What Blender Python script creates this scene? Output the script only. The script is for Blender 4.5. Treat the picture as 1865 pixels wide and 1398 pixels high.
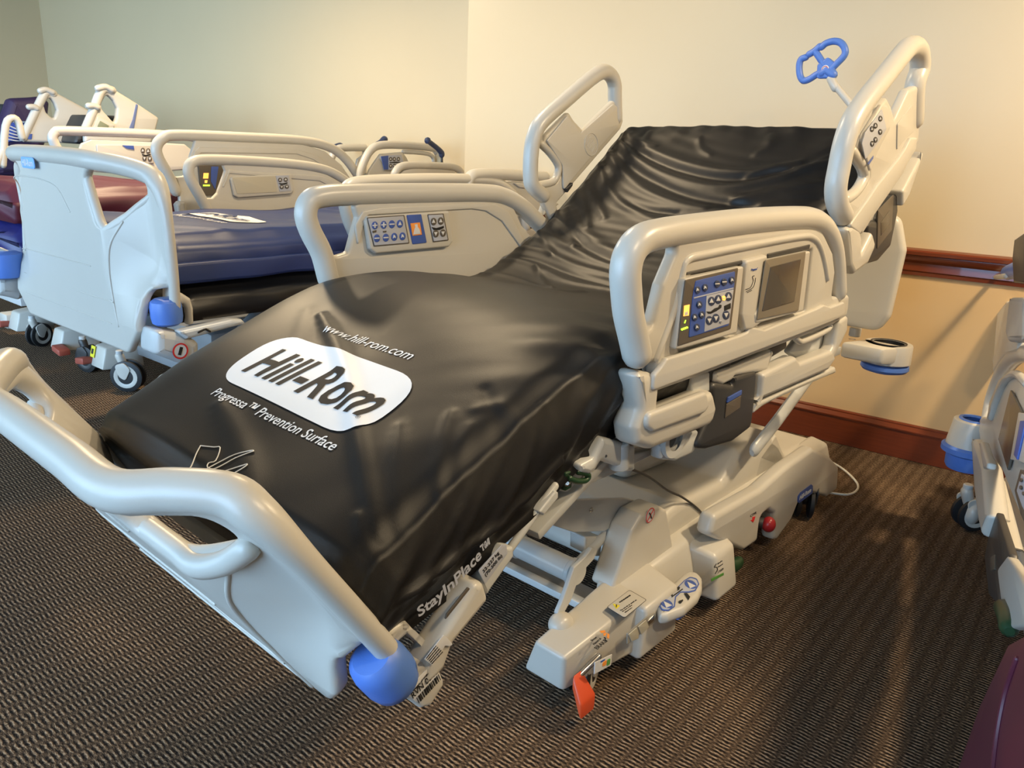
import bpy, bmesh, math, random
from mathutils import Vector, Matrix, noise
R=math.radians
# ------------------------------------------------------------------ camera, world, lights
SC=bpy.context.scene
for o in list(bpy.data.objects): bpy.data.objects.remove(o)
COL=SC.collection
IW,IH,FPX,PITCH,ROLL,CH=1865,1398,1408.9,16.58,2.70,1.25
_p,_r=R(PITCH),R(ROLL)
FW=Vector((0,math.cos(_p),-math.sin(_p))); _rt=Vector((1,0,0)); _up=_rt.cross(FW)
RT=_rt*math.cos(_r)+_up*math.sin(_r); UP=-_rt*math.sin(_r)+_up*math.cos(_r); CO=Vector((0,0,CH))
cam=bpy.data.cameras.new('camera'); camo=bpy.data.objects.new('camera',cam); COL.objects.link(camo)
cam.sensor_width=36; cam.lens=36*FPX/IW; cam.clip_start=.02
m=Matrix((RT,UP,-FW)).transposed().to_4x4(); m.translation=CO; camo.matrix_world=m
SC.camera=camo
SC.view_settings.view_transform='Standard'; SC.view_settings.look='None'; SC.view_settings.gamma=1
SC.view_settings.use_curve_mapping=False; SC.view_settings.exposure=0.08
W=bpy.data.worlds.new('world'); SC.world=W; W.use_nodes=True
W.node_tree.nodes['Background'].inputs[0].default_value=(.52,.76,1,1); W.node_tree.nodes['Background'].inputs[1].default_value=5.2
def area(name,loc,target,size,energy,color,sy=None,spread=180):
    l=bpy.data.lights.new(name,'AREA'); l.energy=energy; l.color=color; l.size=size; l.spread=R(spread)
    if sy: l.shape='RECTANGLE'; l.size_y=sy
    o=bpy.data.objects.new(name,l); COL.objects.link(o); o.location=loc
    o.rotation_euler=(Vector(target)-Vector(loc)).to_track_quat('-Z','Y').to_euler(); return o
WARM=(1,.77,.48)
LAMPS=[(-.45,3.2),(2.2,1.75),(-2.1,4.5),(1.3,.1)]     # warm recessed ceiling lamps (x, y); the third is fill added to brighten the left wall
LAMPE=[31,76,76,38]
for (x,y),e in zip(LAMPS,LAMPE): area('ceiling_and_fill_light',(x,y,2.66),(x,y,0),.2,e,WARM)
area('window_and_fill_light',(-3.1,-1.5,1.05),(-.9,2.4,.7),2.6,92,(.27,.57,1),1.9)

area('window_and_fill_light',(-5.4,.2,1.5),(-3.9,6.8,1.5),2.4,58,(.5,.74,1),1.9,spread=80)  # cool fill added to lift the far left wall, not a second window

# ------------------------------------------------------------------ frames and traced points
def ray(px,py): return FW+RT*((px-IW/2)/FPX)-UP*((py-IH/2)/FPX)
def hitz(px,py,z=0):
    d=ray(px,py); return CO+d*((z-CH)/d.z)
class Frame:
    def __init__(s,O,az,off=0):
        a=R(az); s.Y=Vector((math.sin(a),math.cos(a),0)); s.L=Vector((s.Y.y,-s.Y.x,0)); s.O=Vector(O); s.O.z=0; s.O+=s.Y*off
        s.M=Matrix((s.L,s.Y,Vector((0,0,1)))).transposed().to_4x4(); s.M.translation=s.O
    def loc(s,P): q=P-s.O; return Vector((q.dot(s.L),q.dot(s.Y),P.z))
    def S(s,px,py,y):
        d=ray(px,py); return s.loc(CO+d*((s.O+s.Y*y-CO).dot(s.Y)/d.dot(s.Y)))
    def X(s,px,py,x):
        d=ray(px,py); return s.loc(CO+d*((s.O+s.L*x-CO).dot(s.L)/d.dot(s.L)))
    def Z(s,px,py,z): return s.loc(hitz(px,py,z))
FA=Frame(hitz(1025,1240,.1),-49.13,.36)
FB=Frame(hitz(262,642,.495),-51.42)
def crop(ox,oy,k,pts): return [(ox+u/k,oy+v/k)+tuple(r) for u,v,*r in pts]

# ------------------------------------------------------------------ materials
MATS={}
def nodes(m): return m.node_tree.nodes,m.node_tree.links
def mat(name,color,rough=.45,metal=0,bump=0,bscale=200,emit=None,spec=.5,coat=0,var=0,alpha=None,vscale=6):
    if name in MATS: return MATS[name]
    m=bpy.data.materials.new(name); m.use_nodes=True; MATS[name]=m
    N,Lk=nodes(m); b=N['Principled BSDF']
    b.inputs['Base Color'].default_value=(*color,1); b.inputs['Roughness'].default_value=rough
    b.inputs['Metallic'].default_value=metal; b.inputs['Specular IOR Level'].default_value=spec; b.inputs['Coat Weight'].default_value=coat
    tc=N.new('ShaderNodeTexCoord')
    if emit: b.inputs['Emission Color'].default_value=(*emit[:3],1); b.inputs['Emission Strength'].default_value=emit[3]
    nz=N.new('ShaderNodeTexNoise'); nz.inputs['Scale'].default_value=vscale; nz.inputs['Detail'].default_value=5; Lk.new(tc.outputs['Object'],nz.inputs['Vector'])
    mx=N.new('ShaderNodeMix'); mx.data_type='RGBA'; v=var or .04
    mx.inputs['A'].default_value=(*[c*(1-v) for c in color],1); mx.inputs['B'].default_value=(*[min(1,c*(1+v)) for c in color],1)
    Lk.new(nz.outputs['Fac'],mx.inputs['Factor']); Lk.new(mx.outputs['Result'],b.inputs['Base Color'])
    if bump:
        n2=N.new('ShaderNodeTexNoise'); n2.inputs['Scale'].default_value=bscale; Lk.new(tc.outputs['Object'],n2.inputs['Vector'])
        bp=N.new('ShaderNodeBump'); bp.inputs['Strength'].default_value=bump; bp.inputs['Distance'].default_value=.001
        Lk.new(n2.outputs['Fac'],bp.inputs['Height']); Lk.new(bp.outputs['Normal'],b.inputs['Normal'])
    return m
PL=mat('cream_plastic',(.53,.505,.45),.33,bump=.12,bscale=500,var=.03)
PD=mat('cream_plastic_shadow_gap',(.2,.19,.17),.5)
MET=mat('painted_white_metal',(.52,.53,.52),.28,bump=.05)
BLU=mat('blue_rubber',(.085,.19,.56),.42,bump=.2,bscale=300)
NAVYB=mat('push_handle_rubber',(.03,.045,.1),.4)
CHAR=mat('charcoal_plastic',(.035,.034,.034),.42)
BLK=mat('black_ink',(.008,.008,.008),.5)
RUB=mat('black_tyre_rubber',(.012,.012,.013),.55)
WHT=mat('white_print',(.8,.8,.8),.45)
MATB=mat('black_brown_vinyl',(.010,.0095,.0095),.42,bump=.25,bscale=900,spec=.34)
VNB=mat('navy_vinyl',(.012,.03,.13),.36,bump=.2,bscale=900)
VDK=mat('black_vinyl',(.01,.011,.014),.33)
VMR=mat('maroon_vinyl',(.085,.012,.028),.48,bump=.2,bscale=900)
VRB=mat('royal_blue_vinyl',(.012,.014,.11),.4)
ORG=mat('orange_pedal',(.62,.075,.022),.4); GRN=mat('green_pedal',(.015,.05,.02),.35); RED=mat('red_pedal',(.32,.015,.02),.3)
STB=mat('sticker_blue',(.05,.1,.36),.4); STG=mat('sticker_grey',(.42,.44,.5),.45); BZL=mat('brown_grey_bezel',(.1,.082,.062),.4)
SCR=mat('screen_dark',(.075,.062,.045),.25); LORG=mat('lamp_orange',(.9,.35,.05),.5,emit=(1,.45,.08,1.5)); LGRN=mat('lamp_green',(.4,.8,.05),.5,emit=(.5,1,.05,1.5))
PPOR=mat('sticker_orange',(.85,.3,.05),.5); YEL=mat('sticker_yellow',(.8,.68,.03),.5); STW=mat('sticker_white',(.62,.62,.62),.5); CHR=mat('bare_steel',(.5,.5,.5),.25,metal=1)
GRS=mat('green_sticker',(.1,.3,.06),.5); REDP=mat('red_ink',(.6,.02,.02),.5); CORD=mat('white_cord',(.7,.68,.6),.5); PUR=mat('purple_vinyl',(.03,.016,.06),.6,bump=.8,bscale=150)
LBL=mat('label_lightblue',(.2,.4,.8),.5)

# ------------------------------------------------------------------ mesh helpers
def fillet(pts,r,seg=5):
    out=[];n=len(pts)
    for i in range(n):
        p=Vector(pts[i][:2]);rr=pts[i][2] if len(pts[i])>2 else r
        a=Vector(pts[i-1][:2])-p;b=Vector(pts[(i+1)%n][:2])-p
        if a.length<1e-6 or b.length<1e-6: continue
        an=a.normalized();bn=b.normalized();c=max(-1,min(1,an.dot(bn)));th=math.acos(c)
        if rr<=0 or th>R(172) or th<R(4): out.append(p);continue
        t=min(rr/math.tan(th/2),a.length*.48,b.length*.48)
        q0=p+an*t;q1=p+bn*t
        for k in range(seg+1):
            u=k/seg; out.append(q0*(1-u)**2+p*2*u*(1-u)+q1*u*u)
    return out
class G:
    def __init__(s): s.bm=bmesh.new(); s.mats=[]
    def mi(s,m):
        if m not in s.mats: s.mats.append(m)
        return s.mats.index(m)
    def add_bm(s,b2,m,M=None):
        k=s.mi(m)
        for f in b2.faces: f.material_index=k; f.smooth=True
        if M is not None: b2.transform(M)
        me=bpy.data.meshes.new('t'); b2.to_mesh(me); b2.free(); s.bm.from_mesh(me); bpy.data.meshes.remove(me); return s
    def add_me(s,me,m,M=None):
        b=bmesh.new(); b.from_mesh(me); bpy.data.meshes.remove(me); return s.add_bm(b,m,M)
    def box(s,c,size,m,bev=.004,rot=None,seg=2):
        b=bmesh.new(); bmesh.ops.create_cube(b,size=1); bmesh.ops.scale(b,vec=size,verts=b.verts)
        if bev: bmesh.ops.bevel(b,geom=b.edges[:]+b.verts[:],offset=min(bev,min(size)*.45),segments=seg,affect='EDGES',profile=.5)
        M=Matrix.Translation(c)
        if rot is not None: M=M@(rot if isinstance(rot,Matrix) else Matrix.Rotation(rot,4,'Y'))
        return s.add_bm(b,m,M)
    def hull8(s,pts,m,bev=.006,seg=2):
        b=bmesh.new(); vs=[b.verts.new(p) for p in pts]   # 0-3 bottom loop, 4-7 top loop
        for q in ((0,1,2,3),(4,5,6,7),(0,1,5,4),(1,2,6,5),(2,3,7,6),(3,0,4,7)): b.faces.new([vs[i] for i in q])
        bmesh.ops.recalc_face_normals(b,faces=b.faces)
        if bev: bmesh.ops.bevel(b,geom=b.edges[:]+b.verts[:],offset=bev,segments=seg,affect='EDGES',profile=.5)
        return s.add_bm(b,m)
    def prism(s,outer,m,O,U,V,t,bev=.004,holes=(),r=0,bis=None,fn=None,hr=None):
        cu=bpy.data.curves.new('c','CURVE'); cu.dimensions='2D'; cu.fill_mode='BOTH'
        for k,pl in enumerate([outer]+list(holes)):
            pp=fillet(pl,(r if k==0 or hr is None else hr)) if (r or hr) else [Vector(q[:2]) for q in pl]
            sp=cu.splines.new('POLY'); sp.points.add(len(pp)-1); sp.use_cyclic_u=True
            for q,v in zip(sp.points,pp): q.co=(v.x,v.y,0,1)
        bev=min(bev,t*.49)
        cu.extrude=t/2-bev; cu.bevel_depth=bev; cu.bevel_resolution=2; cu.offset=-bev
        o=bpy.data.objects.new('c',cu); me=bpy.data.meshes.new_from_object(o); bpy.data.objects.remove(o); bpy.data.curves.remove(cu)
        b=bmesh.new(); b.from_mesh(me); bpy.data.meshes.remove(me)
        bmesh.ops.remove_doubles(b,verts=b.verts,dist=1e-5)
        if bis:
            lo,hi,st=bis; x=lo
            while x<hi:
                bmesh.ops.bisect_plane(b,geom=b.verts[:]+b.edges[:]+b.faces[:],plane_co=(x,0,0),plane_no=(1,0,0)); x+=st
        if fn:
            for v in b.verts: v.co=Vector(fn(v.co))
        U=Vector(U).normalized();V=Vector(V).normalized();N=U.cross(V)
        M=Matrix((U,V,N)).transposed().to_4x4(); M.translation=Vector(O)
        return s.add_bm(b,m,M)
    def tube(s,path,r,m,closed=False,seg=14,ry=None,sub=0,up=None,cap=True):
        P=[Vector(p) for p in path]
        if sub: P=smooth(P,closed,sub)
        n=len(P); rr=r if hasattr(r,'__len__') else [r]*n
        if len(rr)!=n: rr=[rr[min(len(rr)-1,int(i/(n-1)*(len(rr)-1)+1e-6))]*(1-((i/(n-1)*(len(rr)-1))%1))+rr[min(len(rr)-1,int(i/(n-1)*(len(rr)-1)+1e-6)+1)]*((i/(n-1)*(len(rr)-1))%1) for i in range(n)]
        b=bmesh.new(); rings=[]; u=None
        T=[]
        for i in range(n):
            a=P[i-1] if (i or closed) else P[0]; c=P[(i+1)%n] if (i<n-1 or closed) else P[-1]
            T.append((c-a).normalized())
        def ring(c,t,rad,u,k=1.0):
            w=t.cross(u).normalized(); ry_=(ry if ry else 1.0)
            return [b.verts.new(c+(u*math.cos(2*math.pi*j/seg)*rad+w*math.sin(2*math.pi*j/seg)*rad*ry_)*k) for j in range(seg)]
        for i in range(n):
            t=T[i]
            if up is not None: u=(Vector(up)-t*Vector(up).dot(t)).normalized()
            elif u is None: q=Vector((0,0,1)) if abs(t.z)<.9 else Vector((1,0,0)); u=(q-t*q.dot(t)).normalized()
            else: u=(u-t*u.dot(t)).normalized()
            if i==0 and not closed and cap:
                for k in(1,2): a=math.pi/2*k/3; rings.append(ring(P[0]-t*rr[0]*math.cos(a),t,rr[0],u,math.sin(a)))
            rings.append(ring(P[i],t,rr[i],u))
            if i==n-1 and not closed and cap:
                for k in(2,1): a=math.pi/2*k/3; rings.append(ring(P[-1]+t*rr[-1]*math.cos(a),t,rr[-1],u,math.sin(a)))
        k=len(rings)
        for i in range(k if closed else k-1):
            A=rings[i];B=rings[(i+1)%k]
            for j in range(seg): b.faces.new((A[j],A[(j+1)%seg],B[(j+1)%seg],B[j]))
        if not closed: b.faces.new(rings[0][::-1]); b.faces.new(rings[-1])
        return s.add_bm(b,m)
    def cyl(s,p0,p1,r,m,r1=None,bev=.003,seg=24):
        p0=Vector(p0);p1=Vector(p1);d=p1-p0;L=d.length
        r1=r if r1 is None else r1; bv=min(bev,L*.4,r*.4)
        prof=[(0,0),(r-bv,0),(r,bv),(r1,L-bv),(r1-bv,L),(0,L)]
        return s.lathe(prof,m,p0,d,seg)
    def lathe(s,prof,m,o,ax,seg=24,ang=360):
        b=bmesh.new(); q=Vector(ax).normalized().to_track_quat('Z','Y').to_matrix().to_4x4(); q.translation=Vector(o)
        rows=[]
        for r,z in prof:
            rows.append([b.verts.new((r*math.cos(2*math.pi*j/seg),r*math.sin(2*math.pi*j/seg),z)) for j in range(seg)] if r>1e-6 else [b.verts.new((0,0,z))])
        for A,B in zip(rows,rows[1:]):
            for j in range(seg):
                k=(j+1)%seg
                if len(A)==1 and len(B)==1: continue
                if len(A)==1: b.faces.new((A[0],B[j],B[k]))
                elif len(B)==1: b.faces.new((A[j],A[k],B[0]))
                else: b.faces.new((A[j],A[k],B[k],B[j]))
        bmesh.ops.recalc_face_normals(b,faces=b.faces)
        return s.add_bm(b,m,q)
    def ball(s,c,size,m,seg=20):
        b=bmesh.new(); bmesh.ops.create_uvsphere(b,u_segments=seg,v_segments=seg//2,radius=1); bmesh.ops.scale(b,vec=size,verts=b.verts)
        return s.add_bm(b,m,Matrix.Translation(c))
    def text(s,txt,m,O,U,V,size,width=None,shear=0,bold=0,depth=.0004,center=True,height=None,fn=None,subd=0,spacing=1):
        cu=bpy.data.curves.new('t','FONT'); cu.body=txt; cu.size=size; cu.shear=shear; cu.offset=bold; cu.extrude=depth; cu.resolution_u=3; cu.space_character=spacing
        o=bpy.data.objects.new('t',cu); me=bpy.data.meshes.new_from_object(o); bpy.data.objects.remove(o); bpy.data.curves.remove(cu)
        if not me.vertices: return s
        xs=[v.co.x for v in me.vertices];ys=[v.co.y for v in me.vertices]
        x0,x1,y0,y1=min(xs),max(xs),min(ys),max(ys); kx=(width/(x1-x0)) if width else 1; ky=(height/(y1-y0)) if height else (kx if width else 1)
        cx,cy=((x0+x1)/2,(y0+y1)/2) if center else (x0,0)
        for v in me.vertices: v.co=Vector(((v.co.x-cx)*kx,(v.co.y-cy)*ky,v.co.z))
        b=bmesh.new(); b.from_mesh(me); bpy.data.meshes.remove(me)
        if subd:
            bmesh.ops.triangulate(b,faces=b.faces[:])
            for ax in (0,1):
                lo=min(v.co[ax] for v in b.verts);hi=max(v.co[ax] for v in b.verts);x=lo+subd
                while x<hi:
                    no=[0,0,0];no[ax]=1;co=[0,0,0];co[ax]=x
                    bmesh.ops.bisect_plane(b,geom=b.verts[:]+b.edges[:]+b.faces[:],plane_co=co,plane_no=no); x+=subd
        if fn:
            for v in b.verts: v.co=Vector(fn(v.co))
            return s.add_bm(b,m)
        U=Vector(U).normalized();V=Vector(V).normalized();N=U.cross(V)
        M=Matrix((U,V,N)).transposed().to_4x4(); M.translation=Vector(O)
        return s.add_bm(b,m,M)
    def grid(s,rows,m,closed_v=False,flip=False):
        b=bmesh.new(); V=[[b.verts.new(p) for p in r] for r in rows]
        for A,B in zip(V,V[1:]):
            n=len(A)
            for j in range(n if closed_v else n-1):
                q=(A[j],A[(j+1)%n],B[(j+1)%n],B[j]); b.faces.new(q[::-1] if flip else q)
        return s.add_bm(b,m)
    def obj(s,name,parent=None,label=None,ang=40,kind=None,M=None):
        bmesh.ops.recalc_face_normals(s.bm,faces=s.bm.faces)
        me=bpy.data.meshes.new(name); s.bm.to_mesh(me); s.bm.free()
        for mm in s.mats: me.materials.append(mm)
        me.set_sharp_from_angle(angle=R(ang))
        o=bpy.data.objects.new(name,me); COL.objects.link(o)
        if parent: o.parent=parent
        if label: o['label']=label
        if kind: o['kind']=kind
        if M is not None: o.matrix_world=M
        return o
def smooth(P,closed,sub):
    out=[];n=len(P)
    for i in range(n if closed else n-1):
        p1=P[i];p2=P[(i+1)%n];p0=P[i-1] if (i or closed) else p1*2-p2;p3=P[(i+2)%n] if (i+2<n or closed) else p2*2-p1
        for k in range(sub):
            t=k/sub; out.append(.5*((2*p1)+(p2-p0)*t+(2*p0-5*p1+4*p2-p3)*t*t+(3*p1-p0-3*p2+p3)*t**3))
    if not closed: out.append(P[-1])
    return out
def tag(o,label,cat,group=None):
    o['label']=label;o['category']=cat
    if group:o['group']=group
    return o
def root(name,F,label,cat,group=None,at=(0,0,0)):
    o=bpy.data.objects.new(name,None); COL.objects.link(o); o.empty_display_size=.2; o.matrix_world=F.M@Matrix.Translation(at)
    return tag(o,label,cat,group)
def lerp(a,b,t): return a+(b-a)*t
def sstep(a,b,x):
    t=max(0,min(1,(x-a)/(b-a))); return t*t*(3-2*t)
def interp(x,T):
    if x<=T[0][0]: return T[0][1]
    for (a,b),(c,d) in zip(T,T[1:]):
        if x<=c: return b+(d-b)*(x-a)/(c-a)
    return T[-1][1]
# plates traced on a side plane y=const: returns 2D (x,z)
def xz(q): return (q.x,q.z)
def sp(F,y,pts): return [xz(F.S(p[0],p[1],y))+tuple(p[2:]) for p in pts]
XZ=dict(U=(1,0,0),V=(0,0,1))
def plate(g,F,y,pts,m,t=.02,bev=.005,r=.01,holes=(),hr=None):
    """plate in the plane y (centre), thickness t, outline traced in pixels"""
    return g.prism(sp(F,y,pts),m,(0,y,0),(1,0,0),(0,0,1),t,bev,[sp(F,y,h) for h in holes],r,hr=hr)
def ptube(g,F,y,pts,r,m,sub=5,**k): return g.tube([(*F.S(p[0],p[1],y),)[0:3] for p in pts],r,m,sub=sub,**k)

# ------------------------------------------------------------------ room
def simple(name,pts,m,kind='structure',t=0):
    g=G(); b=bmesh.new(); b.faces.new([b.verts.new(p) for p in pts]); g.add_bm(b,m); o=g.obj(name); o['kind']=kind; return o
def carpet_mat():
    m=bpy.data.materials.new('woven_carpet'); m.use_nodes=True; N,Lk=nodes(m); b=N['Principled BSDF']; b.inputs['Roughness'].default_value=.95; b.inputs['Specular IOR Level'].default_value=.15
    tc=N.new('ShaderNodeTexCoord'); mp=N.new('ShaderNodeMapping'); mp.inputs['Rotation'].default_value=(0,0,R(-52)); Lk.new(tc.outputs['Object'],mp.inputs['Vector'])
    sx=N.new('ShaderNodeSeparateXYZ'); Lk.new(mp.outputs[0],sx.inputs[0])
    def M(op,a,c=None,v=None):
        n=N.new('ShaderNodeMath'); n.operation=op
        for i,q in enumerate((a,c,v)):
            if q is None: continue
            if isinstance(q,(int,float)): n.inputs[i].default_value=q
            else: Lk.new(q,n.inputs[i])
        return n.outputs[0]
    # U: across the ribs (bed length direction), Vv: along the ribs
    U=sx.outputs['X'];Vv=sx.outputs['Y']
    cw=.042
    wob=N.new('ShaderNodeTexNoise'); wob.inputs['Scale'].default_value=40; wob.inputs['Detail'].default_value=2; Lk.new(mp.outputs[0],wob.inputs['Vector'])
    colid=M('FLOOR',M('DIVIDE',Vv,cw)); par=M('MULTIPLY',M('MODULO',M('ABSOLUTE',colid),2),.5)
    uu=M('ADD',M('ADD',M('MULTIPLY',U,88),par),M('MULTIPLY',wob.outputs['Fac'],.7))
    rib=M('SINE',M('MULTIPLY',uu,6.2832))
    n1=N.new('ShaderNodeTexNoise'); n1.inputs['Scale'].default_value=1; n1.inputs['Detail'].default_value=3
    mp1=N.new('ShaderNodeMapping'); mp1.inputs['Scale'].default_value=(500,130,1); Lk.new(mp.outputs[0],mp1.inputs[0]); Lk.new(mp1.outputs[0],n1.inputs['Vector'])
    n2=N.new('ShaderNodeTexNoise'); n2.inputs['Scale'].default_value=1.3; n2.inputs['Detail'].default_value=3; Lk.new(tc.outputs['Object'],n2.inputs['Vector'])
    # column modulation: the rib is deep in the middle of a column and vanishes at its border
    cv=M('SINE',M('MULTIPLY',M('DIVIDE',Vv,cw),3.1416)); cv=M('ABSOLUTE',cv)
    h=M('ADD',M('MULTIPLY',M('MULTIPLY',rib,cv),.26),M('MULTIPLY',n1.outputs['Fac'],1.0))
    cr=N.new('ShaderNodeValToRGB'); Lk.new(h,cr.inputs[0]); e=cr.color_ramp.elements
    e[0].position=.30; e[0].color=(.007,.005,.004,1); e[1].position=.46; e[1].color=(.070,.046,.029,1)
    x=e.new(.60); x.color=(.16,.105,.062,1); x=e.new(.80); x.color=(.52,.38,.25,1)
    hs=N.new('ShaderNodeMix'); hs.data_type='RGBA'; hs.blend_type='MULTIPLY'; hs.inputs['Factor'].default_value=1
    cr2=N.new('ShaderNodeValToRGB'); Lk.new(n2.outputs['Fac'],cr2.inputs[0]); cr2.color_ramp.elements[0].position=.3; cr2.color_ramp.elements[0].color=(.78,.78,.8,1); cr2.color_ramp.elements[1].position=.7; cr2.color_ramp.elements[1].color=(1.15,1.08,1,1)
    Lk.new(cr.outputs[0],hs.inputs['A']); Lk.new(cr2.outputs[0],hs.inputs['B']); Lk.new(hs.outputs['Result'],b.inputs['Base Color'])
    bp=N.new('ShaderNodeBump'); bp.inputs['Strength'].default_value=.9; bp.inputs['Distance'].default_value=.006; Lk.new(h,bp.inputs['Height']); Lk.new(bp.outputs[0],b.inputs['Normal'])
    return m
simple('floor',[(-9,-5,0),(7,-5,0),(7,10,0),(-9,10,0)],carpet_mat())
WO=hitz(1439,785,0); waz=R(-54.6); WD=Vector((math.sin(waz),math.cos(waz),0)); WN=Vector((WD.y,-WD.x,0))  # WN points away from the room
def wallp(s,z,off=0): return WO+WD*s+Vector((0,0,z))+WN*off
upw=mat('cream_wall_paint',(.60,.485,.305),.42,bump=.06,bscale=60,var=.03,vscale=1.5)
low=mat('tan_wall_paint',(.60,.41,.20),.6,bump=.05,bscale=60,var=.03)
_d=ray(850,150); _t=((WO-CO).dot(WN))/_d.dot(WN); JS=(CO+_d*_t-WO).dot(WD)   # where the wall steps back, left of the raised backrest
ZR=.94; RC=.5
def wallq(name,s0,s1,z0,z1,m,off0=0,off1=0): return simple(name,[wallp(s0,z0,off0),wallp(s1,z0,off1),wallp(s1,z1,off1),wallp(s0,z1,off0)],m)
CEIL=2.75; SL=9.2
wallq('wall_back',-4,JS,ZR-.06,CEIL,upw); wallq('wall_back_wainscot',-4,JS,0,ZR-.06,low)
wallq('wall_step',JS,JS,0,CEIL,upw,0,RC)
wallq('wall_back_recess',JS,SL,0,CEIL,upw,RC,RC)
corner=wallp(SL,0,RC)
# find where the corner must stand so that it is seen at the traced pixel
d=ray(88,150); t=((WO+WN*RC-CO).dot(WN))/d.dot(WN); P=CO+d*t; SL2=(P-WO).dot(WD)
simple('wall_left',[wallp(SL2,0,RC),wallp(SL2,0,-7),wallp(SL2,CEIL,-7),wallp(SL2,CEIL,RC)],upw)
simple('wall_right',[wallp(-4,0,0),wallp(-4,0,-8),wallp(-4,CEIL,-8),wallp(-4,CEIL,0)],upw)
simple('wall_front',[wallp(-4,0,-7),wallp(-1.,0,-7),wallp(-1.,CEIL,-7),wallp(-4,CEIL,-7)],upw)
simple('ceiling',[wallp(-4,CEIL,RC),wallp(-4,CEIL,-6.5),wallp(9.5,CEIL,-6.5),wallp(9.5,CEIL,RC)],mat('ceiling_paint',(.42,.39,.34),.8))
wood=mat('cherry_wood',(.15,.03,.009),.25,bump=.05,var=.25,vscale=9,coat=.4)
def wn():
    N,Lk=nodes(wood); mp=N.new('ShaderNodeMapping'); tc=[n for n in N if n.type=='TEX_COORD'][0]; nz=[n for n in N if n.type=='TEX_NOISE'][0]
    mp.inputs['Scale'].default_value=(1,1,12); Lk.new(tc.outputs['Object'],mp.inputs[0]); Lk.new(mp.outputs[0],nz.inputs['Vector'])
wn()
def molding(name,prof,s0=-4,s1=JS,off=0):
    g=G(); n=int((s1-s0)/.5)+1
    rows=[[wallp(s0+(s1-s0)*i/n,z,-x+off) for x,z in prof] for i in range(n+1)]
    g.grid(rows,wood); o=g.obj(name,ang=25); o['kind']='structure'; return o
molding('trim_1',[(0,ZR-.115),(.010,ZR-.115),(.012,ZR-.10),(.016,ZR-.095),(.016,ZR-.062),(.021,ZR-.057),(.030,ZR-.050),(.034,ZR-.040),(.034,ZR-.030),(.044,ZR-.026),(.046,ZR-.012),(.040,ZR-.006),(.028,ZR-.003),(.02,ZR),(0,ZR)])
BH=.165
molding('baseboard_back',[(0,BH),(.008,BH),(.012,BH-.006),(.012,BH-.012),(.018,BH-.02),(.024,BH-.028),(.024,BH-.034),(.019,BH-.036),(.019,.002),(0,.002)])

# ================================================================== BED A (foreground)
A=root('hospital_bed',FA,'large cream hospital bed in the foreground, backrest raised, foot end lowered','hospital bed')
# --- mattress profile: centre line of the top surface
PROF=[(-.665,.695),(-.56,.745),(-.46,.797),(-.33,.853),(-.19,.908),(-.06,.94),(.1,.946),(.28,.925),(.43,.905),(.565,.935),(.72,1.008),(.86,1.088),(1.0,1.19),(1.125,1.29),(1.25,1.385)]
PP=smooth([Vector((x,0,z)) for x,z in PROF],False,12)
AL=[0]
for a,b_ in zip(PP,PP[1:]): AL.append(AL[-1]+(b_-a).length)
def at_s(s):
    s=max(0,min(AL[-1],s)); i=0
    lo,hi=0,len(AL)-2
    while lo<hi:
        k=(lo+hi+1)//2
        if AL[k]<=s: lo=k
        else: hi=k-1
    i=lo; t=(s-AL[i])/max(1e-9,AL[i+1]-AL[i]); p=PP[i].lerp(PP[i+1],t)
    a=PP[max(0,i-4)];b_=PP[min(len(PP)-1,i+5)]; tg=(b_-a).normalized(); return p,tg,Vector((-tg.z,0,tg.x))
def s_of_x(x):
    for i in range(len(PP)-1):
        if PP[i+1].x>=x: return AL[i]+(AL[i+1]-AL[i])*(x-PP[i].x)/(PP[i+1].x-PP[i].x)
    return AL[-1]
SH=s_of_x(.43); SK=s_of_x(.05); HW=.447
def thick(s): return interp(s,[(0,.21),(.12,.24),(.35,.262),(.5,.258),(.75,.245),(SH,.22),(SH+.2,.15),(AL[-1]-.1,.13),(AL[-1],.1)])
def nz(x,y=0,z=0): return noise.noise(Vector((x,y,z)))
def ridge(x,y=0,z=0): v=nz(x,y,z); return 1-min(1,abs(v)*3.2)
import numpy as np
def hit_sy(px,py):
    d=ray(px,py); t=.6
    while t<5:
        q=FA.loc(CO+d*t)
        if PROF[0][0]<q.x<PROF[-1][0]+.05 and q.z<interp(q.x,PROF)+.0: return (s_of_x(q.x),q.y)
        t+=.003
    return None
KF=lambda pts: crop(801,200,2.438,pts)
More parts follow.
